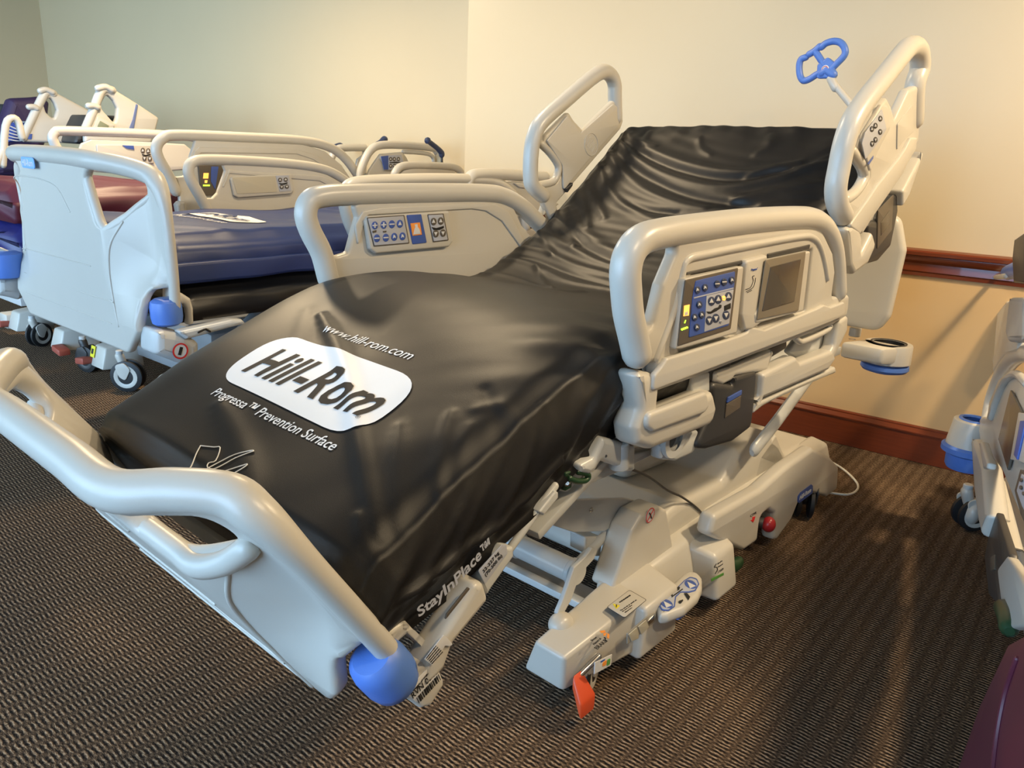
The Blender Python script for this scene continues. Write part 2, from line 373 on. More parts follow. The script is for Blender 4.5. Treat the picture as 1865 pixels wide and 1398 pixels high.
FOLDS=[([(585,575),(612,625),(632,680),(650,780),(668,880),(680,955)],.012,.017),([(398,735),(430,790),(455,860),(462,900)],.006,.022),
 ([(728,770),(718,850),(712,930)],.006,.016),([(648,930),(655,965),(690,998),(740,1000),(790,985)],.009,.011),([(818,745),(800,800),(785,870)],.006,.012),
 ([(850,760),(832,800),(822,850)],.004,.01),([(575,1025),(640,1038),(690,1035),(710,1000)],.008,.012),([(200,770),(300,800),(350,860)],.004,.03),
 ([(860,735),(905,722),(950,738)],.004,.010),([(985,700),(1012,715),(1020,745)],.005,.012),([(560,560),(540,620),(480,680)],.003,.02),([(880,700),(900,760),(890,800)],-.005,.014),
 (KF([(735,175),(800,270),(900,350),(1050,415),(1250,445),(1500,440)]),.014,.017),(KF([(790,130),(880,220),(1020,300),(1230,345),(1450,315),(1740,215)]),.014,.018),
 (KF([(815,85),(920,170),(1120,250),(1340,275),(1600,225)]),.012,.017),(KF([(700,215),(755,340),(860,450),(1010,500),(1200,480)]),.014,.018),
 (KF([(640,300),(690,400),(730,480)]),.010,.014),(KF([(600,330),(640,430),(660,520)]),.008,.012),(KF([(760,150),(850,250),(960,320),(1130,385),(1400,420)]),-.011,.014),
 (KF([(720,250),(790,370),(900,440),(1050,460)]),-.010,.012),(KF([(805,120),(900,200),(1080,275),(1300,310),(1560,260)]),-.010,.013),
 (KF([(510,415),(560,520),(600,600)]),.012,.014),(KF([(560,430),(640,540),(760,620),(900,650)]),.012,.02),(KF([(500,440),(600,570),(740,660),(850,680)]),-.009,.014),
 (KF([(420,500),(500,560),(640,640),(800,700)]),.010,.014),(KF([(430,520),(470,590),(500,640)]),.008,.010),(KF([(330,590),(450,615),(600,690),(780,740)]),.010,.013),
 (KF([(250,640),(400,680),(560,750),(780,790)]),.010,.013),(KF([(180,700),(320,735),(500,790),(640,808)]),.008,.012),(KF([(300,625),(430,660),(600,730),(760,770)]),-.009,.010),
 (KF([(430,690),(450,750),(500,790)]),.008,.009),(KF([(1360,300),(1500,260),(1620,250),(1740,190)]),.007,.012),(KF([(1300,400),(1500,350),(1740,300)]),.008,.014),
 (KF([(1200,440),(1450,400),(1720,370)]),-.007,.012),(KF([(1150,130),(1160,170),(1200,200)]),.006,.010),(KF([(930,95),(910,140),(960,160)]),.007,.010),(KF([(1470,110),(1460,160),(1400,200)]),.005,.014),(KF([(850,100),(860,140),(900,170)]),-.006,.009)]
GS,GY=420,190
_sg,_yg=np.meshgrid(np.linspace(0,AL[-1],GS),np.linspace(-HW,HW,GY),indexing='ij')
_hg=np.zeros_like(_sg)
for pl,amp,w in FOLDS:
    q=[hit_sy(*p[:2]) for p in pl]; q=[Vector((a[0],a[1],0)) for a in q if a]
    if len(q)<2: continue
    q=smooth(q,False,5); dm=np.full_like(_sg,9.); 
    for i,(a,b_) in enumerate(zip(q,q[1:])):
        dx,dy=b_.x-a.x,b_.y-a.y; L2=dx*dx+dy*dy+1e-12; tt=np.clip(((_sg-a.x)*dx+(_yg-a.y)*dy)/L2,0,1)
        fade=1-min(1,abs((i+.5)/(len(q)-1)-.5)*2)**4*.8
        dd=np.hypot(_sg-a.x-tt*dx,_yg-a.y-tt*dy)/fade**.5; dm=np.minimum(dm,dd)
    _hg+=amp*.62*np.exp(-(dm/(w*1.12))**2)
def fold(s,y):
    a=max(0,min(GS-1.001,s/AL[-1]*(GS-1))); b_=max(0,min(GY-1.001,(y+HW)/(2*HW)*(GY-1))); i,j=int(a),int(b_); u,v=a-i,b_-j
    return float(_hg[i,j]*(1-u)*(1-v)+_hg[i+1,j]*u*(1-v)+_hg[i,j+1]*(1-u)*v+_hg[i+1,j+1]*u*v)
def wr(s,y):
    """height of folds on the top surface"""
    h=0
    b=sstep(SH-.06,SH+.12,s)                     # backrest: drooping folds
    if b>0:
        q=(HW-y)
        drop=.34*(1-math.exp(-q/.3))
        fan=sstep(SH+.75,SH+.1,s)
        phi=s+drop*(1-.55*fan)+.03*nz(s*3,y*3,3)
        env=.55+.45*math.exp(-q/.35)
        h+=b*env*(.006*nz(phi*11,y*.9,1.3)+.002*nz(phi*30,y*2.2,7))
        # bunch at the hinge, radiating from the far side
        h+=b*fan*.002*nz(phi*26+y*6,y*2,9)*sstep(-.3,.4,y)
        # crumpled head end
        e=sstep(AL[-1]-.16,AL[-1]-.02,s); h+=e*.008*nz(s*14,y*16,4)
    f=1-sstep(SK-.25,SK+.1,s)                    # foot section: long soft folds down the slope
    u=s*.62+y*.78; v=-s*.78+y*.62
    h+=f*(.004*nz(u*5.2+.35,v*1.1,11)+.002*nz(u*12,v*1.8,14)*sstep(.2,-.35,y))
    h+=fold(s,y)
    # seat: shallow cross folds
    m_=sstep(SK,SK+.15,s)*(1-sstep(SH-.02,SH+.1,s)); h+=m_*.003*nz(s*9,y*3,21)
    # folds running into the near edge beside the knee
    ne=sstep(-.18,-.42,y); kz=math.exp(-((s-SK+.12)/.28)**2); h+=ne*kz*.008*nz(s*16+y*9,y*4,31)
    return h
def crown(s,y): return -.012*(abs(y)/HW)**2-.02*sstep(.30,HW,abs(y))**2*.6
def surf(s,y,lift=0):
    p,tg,n=at_s(s); h=crown(s,y)+wr(s,y)+lift
    return Vector((p.x,y,p.z))+n*h
g=G(); rows=[]; NS=330
for i in range(NS+1):
    s=AL[-1]*i/NS; p,tg,n=at_s(s); T=thick(s); row=[]
    endp=sstep(.0,.035,s)*sstep(0,.03,AL[-1]-s)      # rounded ends
    for j in range(151):                             # top, far to near
        y=HW-2*HW*j/150; ed=sstep(HW-.055,HW,abs(y))
        row.append(surf(s,y)-n*((1-endp)*.02+ed**2*.018))
    NB=26
    side=[]
    for j in range(1,NB):                            # near side down
        t=j/NB; bul=.022*math.sin(math.pi*min(1,t*1.1))-.012*t
        fo=.010*nz(s*14+t*3.5,t*2,41)*math.sin(math.pi*t)+.007*ridge(s*7+t*2.5,t*1.5,43)*math.sin(math.pi*t)*(1 if s<SH else .3)
        if s<.45: fo+=.012*math.exp(-((t-.52-.5*(s-.1)+.05*math.sin(s*18))/.05)**2)*sstep(.0,.08,s)
        side.append((t,bul+fo))
    e0=row[-1].copy(); e1=Vector((p.x,0,p.z))-n*(T+crown(s,HW))
    for t,o in side: row.append(Vector((lerp(e0.x,e1.x,t),-HW-o,lerp(e0.z,e1.z,t))))
    for j in range(0,9): row.append(Vector((e1.x,-HW+2*HW*j/8,e1.z)))
    e0=row[0]
    for t,o in reversed(side): row.append(Vector((lerp(e0.x,e1.x,t),HW+o*.6,lerp(e0.z,e1.z,t))))
    rows.append(row)
g.grid(rows,MATB,closed_v=True)
b=g.bm; b.verts.ensure_lookup_table(); nR=len(rows[0])
for base,rev in((0,False),(NS*nR,True)):             # end caps bulging slightly
    b.verts.ensure_lookup_table(); vs=[b.verts[base+k] for k in range(nR)]; c=sum((v.co for v in vs),Vector())/nR; cv=b.verts.new(c+at_s(0 if not rev else 9)[1]*(.02 if rev else -.02))
    for k in range(nR): f=b.faces.new((vs[k],vs[(k+1)%nR],cv)); f.smooth=True
mt=g.obj('mattress',ang=180); mt.matrix_world=FA.M
tag(mt,'black-brown vinyl mattress with a big white oval logo, on the foreground bed','mattress')
# --- print on the mattress; text frame: reading direction = -y, up = +s
def onfoot(cs,cy,rot=0,lift=.0012):
    c_,s_=math.cos(rot),math.sin(rot)
    def fn(v): x=v.x*c_-v.y*s_; y=v.x*s_+v.y*c_; return surf(cs+y,cy-x,lift+v.z)
    return fn
sL=s_of_x(-.408)
g=G(); pts=[]
pw,ph=.235,.092
oval=[(-pw,-ph*.9,.07),(-pw,ph*.95,.085),(pw,ph*.95,.085),(pw,-ph*1.02,.09)]
def stamp(g,outer,m,fn,lift,holes=(),r=.01,step=.006):
    cu=bpy.data.curves.new('c','CURVE'); cu.dimensions='2D'; cu.fill_mode='BOTH'
    for pl in [outer]+list(holes):
        pp=fillet(pl,r,9) if r else [Vector(q[:2]) for q in pl]; spn=cu.splines.new('POLY'); spn.points.add(len(pp)-1); spn.use_cyclic_u=True
        for q,v in zip(spn.points,pp): q.co=(v.x,v.y,0,1)
    o=bpy.data.objects.new('c',cu); me=bpy.data.meshes.new_from_object(o); bpy.data.objects.remove(o); bpy.data.curves.remove(cu)
    b=bmesh.new(); b.from_mesh(me); bpy.data.meshes.remove(me)
    for ax in(0,1):
        lo=min(v.co[ax] for v in b.verts);hi=max(v.co[ax] for v in b.verts);x=lo+step
        while x<hi:
            no=[0,0,0];no[ax]=1;co=[0,0,0];co[ax]=x
            bmesh.ops.bisect_plane(b,geom=b.verts[:]+b.edges[:]+b.faces[:],plane_co=co,plane_no=no); x+=step
    for v in b.verts: v.co=Vector(fn(Vector((v.co.x,v.co.y,lift))))
    g.add_bm(b,m)
LR=0.0
stamp(g,oval,WHT,onfoot(sL,-.012,LR),.0005,r=.03)
g.obj('logo_oval',mt,'white oval logo patch',ang=180)
g=G(); g.text('Hill-Rom',mat('black_print',(.016,.015,.015),.6,spec=.3),None,None,None,.1,width=.395,height=.092,shear=.32,bold=.0022,spacing=1.04,depth=0,fn=onfoot(sL-.004,-.022,LR,.0030),subd=.006)
g.obj('logo_letters',mt,'black slanted logo letters',ang=180)
g=G(); g.text('www.hill-rom.com',WHT,None,None,None,.05,width=.275,shear=.2,depth=0,fn=onfoot(s_of_x(-.282)+.0,-.018,LR),subd=.008)
g.obj('web_address',mt,'white web address above the oval',ang=180)
g=G(); g.text('Progressa\u2122 Prevention Surface',WHT,None,None,None,.05,width=.40,shear=.2,depth=0,bold=.0004,fn=onfoot(s_of_x(-.515),-.025,LR),subd=.008)
g.obj('printed_writing',mt,'white line of writing below the oval',ang=180)
g=G(); g.text('\u00ae',BLK,None,None,None,.012,depth=0,fn=onfoot(sL-.05,-.212,LR,.0030))
g.obj('trade_mark',mt,'tiny registered mark',ang=180)
g=G()
def outline(pts,c,rot=0,k=1):
    f=onfoot(c[0],c[1],rot,.0015); g.tube([f(Vector((x*k,y*k,0))) for x,y in pts],.0011,WHT,sub=3,seg=6)
outline([(-.075,.03),(-.045,.04),(-.03,.045),(-.005,.02),(-.012,.01),(-.004,.002),(.012,.004),(.02,.018),(.03,.04),(.045,.062),(.048,.068),(.042,.066),(.02,.045),(.006,.02),(0,.0)],(s_of_x(-.66)+.02,-.035))
outline([(.012,-.003),(.03,0),(.045,.016),(.06,.03),(.07,.04),(.072,.034),(.062,.012),(.045,-.008),(.02,-.02)],(s_of_x(-.66)+.02,-.035))
outline([(-.075,.03),(-.06,.012),(-.035,-.012),(-.03,-.03)],(s_of_x(-.66)+.02,-.035))
g.obj('feet_drawing',mt,'white outline drawing of feet',ang=180)
def onside(s0,t0):
    def fn(v):
        s=s0+v.x; t=t0-v.y/.2; p,tg,n=at_s(s); T=thick(s); e0=surf(s,-HW)-n*.018; e1=Vector((p.x,0,p.z))-n*(T+crown(s,HW))
        return Vector((lerp(e0.x,e1.x,t),-HW-.034-v.z,lerp(e0.z,e1.z,t)))
    return fn
g=G(); g.text('StayInPlace\u2122',STG,None,None,None,.04,width=.165,height=.034,shear=.15,bold=.001,depth=0,fn=onside(.135,.66),subd=.012)
g.obj('side_writing',mt,'grey slanted side writing',ang=180)
# dark turned-under corner of the cover at the far foot end

# --- footboard: builder in (y,u) with the middle bowed outwards; used for every bed
def footboard(F,parent,hw,uh,O,tilt,bowd,tr=.031,logo=None,detail=True,name='footboard',hole=None,flat=False,far_roller=True,bot=-.10,extra=None):
    """O: local point of the bottom middle on the wing plane; tilt: lean of the top away from the bed"""
    eu=Vector((-math.sin(tilt),0,math.cos(tilt))); en=Vector((math.cos(tilt),0,math.sin(tilt)))
    k=hw/.47; ku=uh/.46
    def bow(y,u):
        t=max(sstep(.25*k,.42*k,abs(y))*sstep(.0,.20,u/ku),sstep(.405*k,.45*k,abs(y))); return -bowd*(1-t)
    def P(y,u,n=0): return O+Vector((0,y,0))+eu*u+en*(bow(y,u)+n)
    def PW(y,u,n=0): return O+Vector((0,y,0))+eu*u+en*n
    g=G()
    wing=[(.47,.115),(.47,.37),(.43,.43),(.34,.455),(-.34,.455),(-.43,.43),(-.47,.37),(-.47,.115),(-.41,.10),(-.40,bot+.08,.02),(-.33,bot,.04),(.33,bot,.04),(.40,bot+.08,.02),(.41,.10),(.47,.115)]
    out=[(q[0]*k,q[1]*ku)+tuple(q[2:]) for q in wing]
    h=hole or [(.20,.435),(.33,.432),(.40,.40),(.40,.365),(.27,.27),(.245,.28)]
    hs=[[(y*k,u*ku) for y,u in h],[(-y*k,u*ku) for y,u in h[::-1]]]
    def fn(v):
        p=P(v.x,v.y,v.z); return (p.x,p.z,p.y)      # stored so that U=x, V=z, N=-y below
    g2=G(); g2.prism(out,PL,(0,0,0),(1,0,0),(0,1,0),.036,.012,hs,.03*k,bis=(-hw+.01,hw,.018),hr=.045*k,fn=lambda v:P(v.x,v.y,v.z))
    me=bpy.data.meshes.new('t'); g2.bm.to_mesh(me); g2.bm.free(); g.add_me(me,PL)
    top=[(-.452,.05),(-.46,.14),(-.463,.28),(-.455,.355),(-.435,.40),(-.40,.425),(-.34,.445),(-.26,.458),(-.13,.462),(0,.463)]
    path=[P(y*k,u*ku) for y,u in top]+[P(-y*k,u*ku) for y,u in top[-2::-1]]
    n=len(smooth([Vector(p) for p in path],False,6))
    rad=[tr*(.75+.25*sstep(.1,.45,min(i,n-1-i)/n*2)) for i in range(n)]
    rad=[lerp(.019,tr,sstep(.10,.26,min(i,n-1-i)/(n-1))) for i in range(n)]
    g.tube(path,rad,PL,sub=6,seg=18)
    # rounded upper edge of the panel under the hand holes
    for sg in(-1,1):
        if flat: pth=[PW(sg*y*k,u*ku,-bowd) for y,u in ((.08,.312),(.18,.312),(.25,.311),(.30,.31))]+[PW(sg*.345*k,.315*ku,-bowd*.72),PW(sg*.385*k,.335*ku,-bowd*.35)]
        else: pth=[P(sg*y*k,u*ku,0) for y,u in ((.20,.43),(.228,.34),(.262,.268),(.30,.275),(.36,.33),(.41,.37),(.41,.40))]
        g.tube(pth,(.018 if flat else .017),PL,sub=4,seg=12)
    if detail:   # shallow raised lines on the outer face
        for pl in ([(.30,.13),(.26,.142),(-.18,.145)],[(.33,.05),(-.24,.05),(-.27,.055)],[(.33,-.02),(-.26,-.02)],[(.30,.13),(.33,.20),(.33,.34),(.28,.38),(.18,.39),(.05,.385),(-.04,.365),(-.10,.30)]):
            g.tube([P(y*k,u*ku,-.0183) for y,u in pl],.0028,PL,sub=5,seg=8)
        g.tube([P(s_*.30*k,u*ku,-.0175) for u,s_ in ((-.02,-1.0),(.05,-.96),(.14,-.93),(.22,-.97),(.29,-1.1))],.0045,PL,sub=5,seg=8)
    if extra: extra(g)
    fo=g.obj(name,parent,ang=50)
    for sg in((-1,1) if far_roller else (-1,)):
        g=G(); c=PW(sg*(.445 if k<1.1 else .43)*k,.035*ku,-.02); r=(.044 if k<1.1 else .055)
        hh=.044*min(ku,1.1)
        g.lathe([(0,-hh),(r*.7,-hh),(r*.93,-hh*.8),(r,-hh*.4),(r,hh*.4),(r*.93,hh*.8),(r*.7,hh),(0,hh)],BLU,c,eu,28)
        g.obj('corner_roller',fo,'blue rubber roller')
    if logo:
        g=G(); w=.062;hgt=.042
        def FP(y,u,n):return P(y,u,n)
        lo=logo
        q=[(-w,-hgt*.5),(w,-hgt*.5),(w,hgt*.5),(-w,hgt*.5)]
        b=bmesh.new(); c0=P(lo[0],lo[1],-tr-.002)
        g.prism([(a,b_) for a,b_ in q],LBL,c0,(0,-1,0),eu,.004,.001,r=.014)
        g.text('Hill-Rom',STW,P(lo[0],lo[1],-tr-.0045),(0,-1,0),eu,.03,width=w*1.6,height=hgt*.62,bold=.0006)
        g.obj('brand_sticker',fo,'light blue maker sticker')
    return fo,P
f34=R(34)
O_A=Vector((-math.cos(f34)*.195-math.sin(f34)*.70,0,-math.sin(f34)*.195+math.cos(f34)*.70))
footboard(FA,A,.47,.47,O_A,f34,.08,tr=.029,hole=[(.14,.42),(.30,.42),(.36,.40),(.378,.36),(.36,.325),(.14,.32)],flat=True,bot=-.05,far_roller=False,extra=lambda g:plate(g,FA,-.435,crop(600,1080,6.217,[(560,420),(620,360),(770,278),(825,292),(1032,515),(1018,558),(985,570),(838,428),(812,425),(720,500),(650,600),(600,560)]),PL,.035,.010,.008))

# --- near foot rail
T6=lambda pts: crop(1080,380,2.9125,pts)
YN=-.485
tubeN=T6([(232,770),(214,680),(188,560),(176,440),(172,330),(195,235),(255,165),(360,132),(500,108),(800,68),(1060,50),(1165,58),(1228,105),(1266,190),(1283,300),(1290,440)])
panN=T6([(300,965),(305,800),(255,815,0),(222,780),(210,690,0),(290,610),(340,400),(412,230),(405,160),(800,70),(1100,55),(1180,90),(1246,230),(1258,330),(1240,465),(1335,452),(1330,520),(1322,566),(1250,612),(905,742),(850,760),(590,862)])
g=G(); ptube(g,FA,YN,tubeN,.0285,PL,seg=18)
plate(g,FA,YN,panN,PL,.03,.01,.018,holes=[T6([(488,352),(775,288),(742,655),(432,768),(418,700)]),T6([(905,268),(1133,215),(1100,540),(850,612),(838,560)])],hr=.006)
plate(g,FA,YN+.004,T6([(470,330),(1150,190),(1110,590),(410,780)]),PL,.012,.003,.01)      # recess floor
yr=YN-.019                                                                               # raised ledge along the bottom and the arch line
plate(g,FA,yr,T6([(300,965),(312,880),(352,832),(380,790),(760,672),(812,650),(822,622),(900,640),(1175,528),(1215,508),(1250,520),(1322,492),(1325,566),(1250,600),(905,735),(590,856)]),PL,.014,.005,.012)
g.tube([FA.S(p[0],p[1],YN-.013) for p in T6([(330,790),(430,520),(470,340),(500,268),(600,240),(800,200),(1080,150),(1160,152),(1200,200),(1225,290),(1238,370)])],.009,PL,sub=4,seg=10)
railN=g.obj('side_rail',A,ang=45)
# controls on the rail
g=G(); Yd=YN-.020
plate(g,FA,Yd,T6([(415,742),(466,368),(778,302),(742,655),(452,738)]),PL,.02,.004,.006)
plate(g,FA,Yd-.0105,T6([(447,728),(488,378),(768,313),(728,637)]),BZL,.003,.001,.004)
plate(g,FA,Yd-.0125,T6([(508,682),(528,470),(545,383),(560,378),(752,332),(748,400),(718,618)]),STB,.002,.0005,.004)
plate(g,FA,Yd-.0138,T6([(590,652),(602,462),(745,428),(722,607)]),STG,.0012,.0003,0)
plate(g,FA,Yd-.0138,T6([(535,470),(745,418),(745,424),(535,477)]),STG,.0012,.0003,0)
def btn(g,F,y,px,py,ry,m1,m2,kind,T,asp=.75,dy=-.0012):
    """round key with a symbol: up/down triangle, plus, minus or bar"""
    c=[T([(px+ry*asp*math.cos(a),py+ry*math.sin(a))])[0] for a in [2*math.pi*i/14 for i in range(14)]]
    plate(g,F,y,c,m1,.0016,.0004,0)
    s=ry*.62
    sh={'u':[(-s*asp,s*.6),(s*asp,s*.5),(0,-s)],'d':[(-s*asp,-s*.6),(s*asp,-s*.7),(0,s)],'m':[(-s,-s*.2),(s,-s*.3),(s,s*.2),(-s,s*.3)],
        'p':[(-s,-s*.2),(-s*.25,-s*.22),(-s*.25,-s),(s*.25,-s),(s*.25,-s*.25),(s,-s*.3),(s,s*.2),(s*.25,s*.22),(s*.25,s),(-s*.25,s),(-s*.25,s*.25),(-s,s*.3)],
        'b':[(-s*.6,s*.7),(-s*.3,-s*.8),(s*.1,-s*.7),(s*.5,-s*.1),(s*.6,s*.6),(s*.1,s*.2)]}[kind]
    plate(g,F,y+dy,T([(px+a,py+b_) for a,b_ in sh]),m2,.0012,.0003,0)
yk=Yd-.0150
for (x,y,k) in [(555,430,'b'),(595,418,'b'),(660,398,'m'),(697,388,'m'),(738,378,'b'),(565,508,'b'),(540,575,'b'),(578,562,'b'),(552,628,'b')]: btn(g,FA,yk,x,y,19,NAVYB,STW,k,T6)
for (x,y,k) in [(629,490,'u'),(665,480,'u'),(719,465,'u'),(617,592,'d'),(652,580,'d'),(706,563,'d')]: btn(g,FA,yk,x,y,24,NAVYB,STW,k,T6)
plate(g,FA,yk,T6([(603,545),(625,545),(645,528),(665,522),(672,508),(682,510),(680,525),(655,542),(625,556),(612,556)]),BLK,.0012,.0003,0)
plate(g,FA,yk,T6([(697,515),(730,500),(730,528),(697,540)]),BLK,.0012,.0003,0)
btn(g,FA,yk,694,474,13,LORG,STW,'m',T6); btn(g,FA,yk,678,600,8,STG,BLK,'m',T6)
plate(g,FA,Yd-.013,T6([(480,570),(484,514),(512,508),(508,566)]),LORG,.001,.0003,0)
plate(g,FA,Yd-.0142,T6([(487,566),(490,545),(496,552),(500,540),(504,560)]),STW,.001,.0002,0)
plate(g,FA,Yd-.013,T6([(483,607),(490,590),(494,590),(489,607)]),LGRN,.001,.0003,0)
for i in range(4): btn(g,FA,Yd-.013,472+i*9,640-i*3.5,6,LGRN,LGRN,'m',T6)
g.obj('control_panel',railN,'blue lit control panel')
g=G()
plate(g,FA,Yd+.002,T6([(792,285),(800,270),(908,242),(880,600),(822,640),(790,640),(770,560)]),PL,.018,.006,.008)
g.text('Progressa\u00b0',STB,FA.S(*T6([(857,322)])[0],Yd-.0085),(1,0,0),(0,0,1),.02,width=.03)
for pl in ([(812,440),(830,430),(848,418),(858,395),(862,368)],[(810,428),(832,420),(842,405),(850,380),(846,360),(856,355)],[(818,445),(842,432)]):
    g.tube([FA.S(p[0],p[1],Yd-.0075) for p in T6(pl)],.0008,BLK,sub=3,seg=6)
g.obj('centre_plate',railN)
g=G()
plate(g,FA,Yd+.001,T6([(842,602),(836,560),(868,500),(905,270),(1133,222),(1096,540),(868,600)]),PL,.02,.004,.006)
plate(g,FA,Yd-.0105,T6([(868,588),(914,272),(1127,226),(1088,540)]),mat('screen_bezel',(.2,.17,.125),.35),.003,.001,.004)
plate(g,FA,Yd-.0125,T6([(897,543),(942,308),(1102,266),(1066,492)]),SCR,.002,.0005,.003)
g.obj('display_screen',railN,'dark blank screen')
g=G(); plate(g,FA,YN-.012,T6([(484,350),(484,336),(780,272),(780,292)]),CHAR,.012,.002,.002); g.obj('recess_slot',railN,'dark slot above the lit panel')
g=G(); plate(g,FA,YN-.012,T6([(914,262),(916,238),(1142,188),(1136,212)]),CHAR,.012,.002,.002); g.obj('recess_slot',railN,'dark slot above the blank screen')
g=G(); yl=YN+.03
plate(g,FA,yl,T6([(500,1262),(590,1060),(585,905),(705,925),(700,880),(830,845),(818,1000),(800,1150),(700,1225),(560,1265)]),CHAR,.045,.012,.02)
plate(g,FA,yl-.0245,T6([(715,1000),(788,960),(785,985),(708,1030)]),STB,.004,.001,.002)
plate(g,FA,yl-.0235,T6([(706,1035),(783,990),(778,1055),(698,1110)]),BZL,.003,.001,.002)
g.obj('latch_box',railN,'charcoal release latch')
g=G()
plate(g,FA,yl+.005,T6([(600,858),(690,828),(905,742),(908,740),(880,850),(700,880),(690,900),(640,925),(600,910)]),PL,.05,.01,.012)
plate(g,FA,yl,T6([(500,880),(590,858),(590,965),(495,985)]),MET,.03,.006,.006)
plate(g,FA,yl-.02,T6([(168,872),(190,848),(262,858),(295,900),(278,1072),(582,952),(602,1040),(583,1108),(560,1140),(250,1262),(165,1238),(155,1150),(188,1050)]),PL,.06,.018,.02)
plate(g,FA,yl-.05,T6([(275,1082),(585,965),(600,1042),(575,1080),(300,1180),(262,1150)]),PL,.02,.008,.02)
plate(g,FA,yl,T6([(232,800),(310,800),(312,870),(290,960),(240,900)]),MET,.03,.006,.006)
g.obj('lower_handle',railN)
g=G()
plate(g,FA,yl-.01,T6([(848,990),(860,868),(1040,778),(1060,808),(1240,742),(1252,790),(1210,850),(830,1012)]),PL,.045,.012,.012)
plate(g,FA,yl-.0,T6([(800,1080),(815,1020),(1245,830),(1250,862),(1000,960),(850,1040)]),PL,.05,.008,.008)
plate(g,FA,yl-.012,T6([(1272,588),(1322,560),(1318,640),(1225,830),(1180,838),(1248,720)]),PL,.04,.012,.015)
g.tube([FA.S(p[0],p[1],yl-.03) for p in T6([(1070,680),(1090,700),(1120,700),(1245,640),(1250,600)])],.009,PL,sub=3,seg=10)
g.tube([FA.S(p[0],p[1],yl-.01) for p in T6([(1090,650),(1180,630),(1250,590)])],.012,PL,sub=3,seg=10)
plate(g,FA,yl+.02,T6([(1020,760),(1070,690),(1220,610),(1250,640),(1240,750),(1060,790)]),MET,.02,.006,.01)
plate(g,FA,yl+.004,T6([(905,745),(1010,690),(1010,735),(905,800)]),CHAR,.02,.004,.01)
g.obj('lower_rail_bar',railN)

# --- near head rail
T7=lambda pts: crop(1380,40,2.797,pts)
YH=-.475
g=G(); ptube(g,FA,YH,T7([(432,985),(404,920),(398,840),(415,740),(440,620),(478,510),(545,405),(640,285),(735,165),(772,128),(805,128),(824,165),(826,240),(800,330),(795,500)]),.029,PL,seg=18)
plate(g,FA,YH,T7([(452,1035),(425,985),(440,905),(480,880),(545,800),(545,740),(475,655),(500,575),(560,470),(632,385),(655,430),(672,500),(745,345),(800,320),(828,330),(800,535),(796,600),(720,770),(560,1000),(510,1080)]),PL,.03,.01,.012)
plate(g,FA,YH-.018,T7([(455,1038),(550,905),(600,830),(705,700),(745,640),(770,590),(802,588),(796,650),(720,775),(560,1000),(510,1080)]),PL,.014,.005,.01)
g.tube([FA.S(p[0],p[1],YH-.004) for p in T7([(445,905),(500,862),(540,790),(525,730),(478,660)])],.016,PL,sub=3,seg=10)
headN=g.obj('side_rail',A,ang=45)
g=G(); y=YH-.017
plate(g,FA,y,T7([(526,600),(540,560),(622,420),(650,425),(665,540),(600,660),(562,765),(545,700),(526,650)]),PL,.014,.005,.012)
plate(g,FA,y-.008,T7([(530,620),(545,565),(632,445),(655,545),(615,610),(548,698)]),STG,.002,.0005,.004)
for (a,b_,k) in [(582,545,'u'),(600,528,'u'),(625,492,'u'),(583,620,'d'),(600,600,'d'),(624,560,'d')]: btn(g,FA,y-.0095,a,b_,15,BLK,STG,k,T7,asp=.65)
plate(g,FA,y-.0085,T7([(560,720),(590,680),(588,695),(566,728)]),STB,.001,.0003,0)
g.obj('control_panel',headN)
g=G(); plate(g,FA,YH-.0165,T7([(710,520),(785,420),(790,560),(735,610),(708,650)]),PL,.004,.001,.006)
g.obj('engraved_plate',headN)
g=G(); plate(g,FA,YH+.03,T7([(536,1030),(560,1010),(606,1010),(620,960),(668,890),(690,870),(692,960),(672,1060),(655,1140),(590,1215),(530,1232)]),CHAR,.03,.01,.015)
plate(g,FA,YH+.0135,T7([(625,1020),(668,960),(668,1030),(625,1090)]),SCR,.004,.001,.003)
plate(g,FA,YH+.0145,T7([(610,960),(690,880),(680,1060),(606,1155)]),BZL,.004,.001,.003)
g.obj('latch_box',headN,'charcoal release latch')
g=G(); plate(g,FA,YH+.0,T7([(410,1050),(440,1030),(478,1045),(490,1100),(486,1180),(545,1065),(560,1120),(556,1150),(520,1230),(450,1282),(430,1240)]),PL,.05,.014,.012)
g.obj('lower_handle',headN); g=G(); plate(g,FA,YH+.02,T7([(700,860),(790,690),(800,650),(790,720),(735,880),(700,940)]),PL,.05,.01,.012)
g.obj('rail_arm',headN)


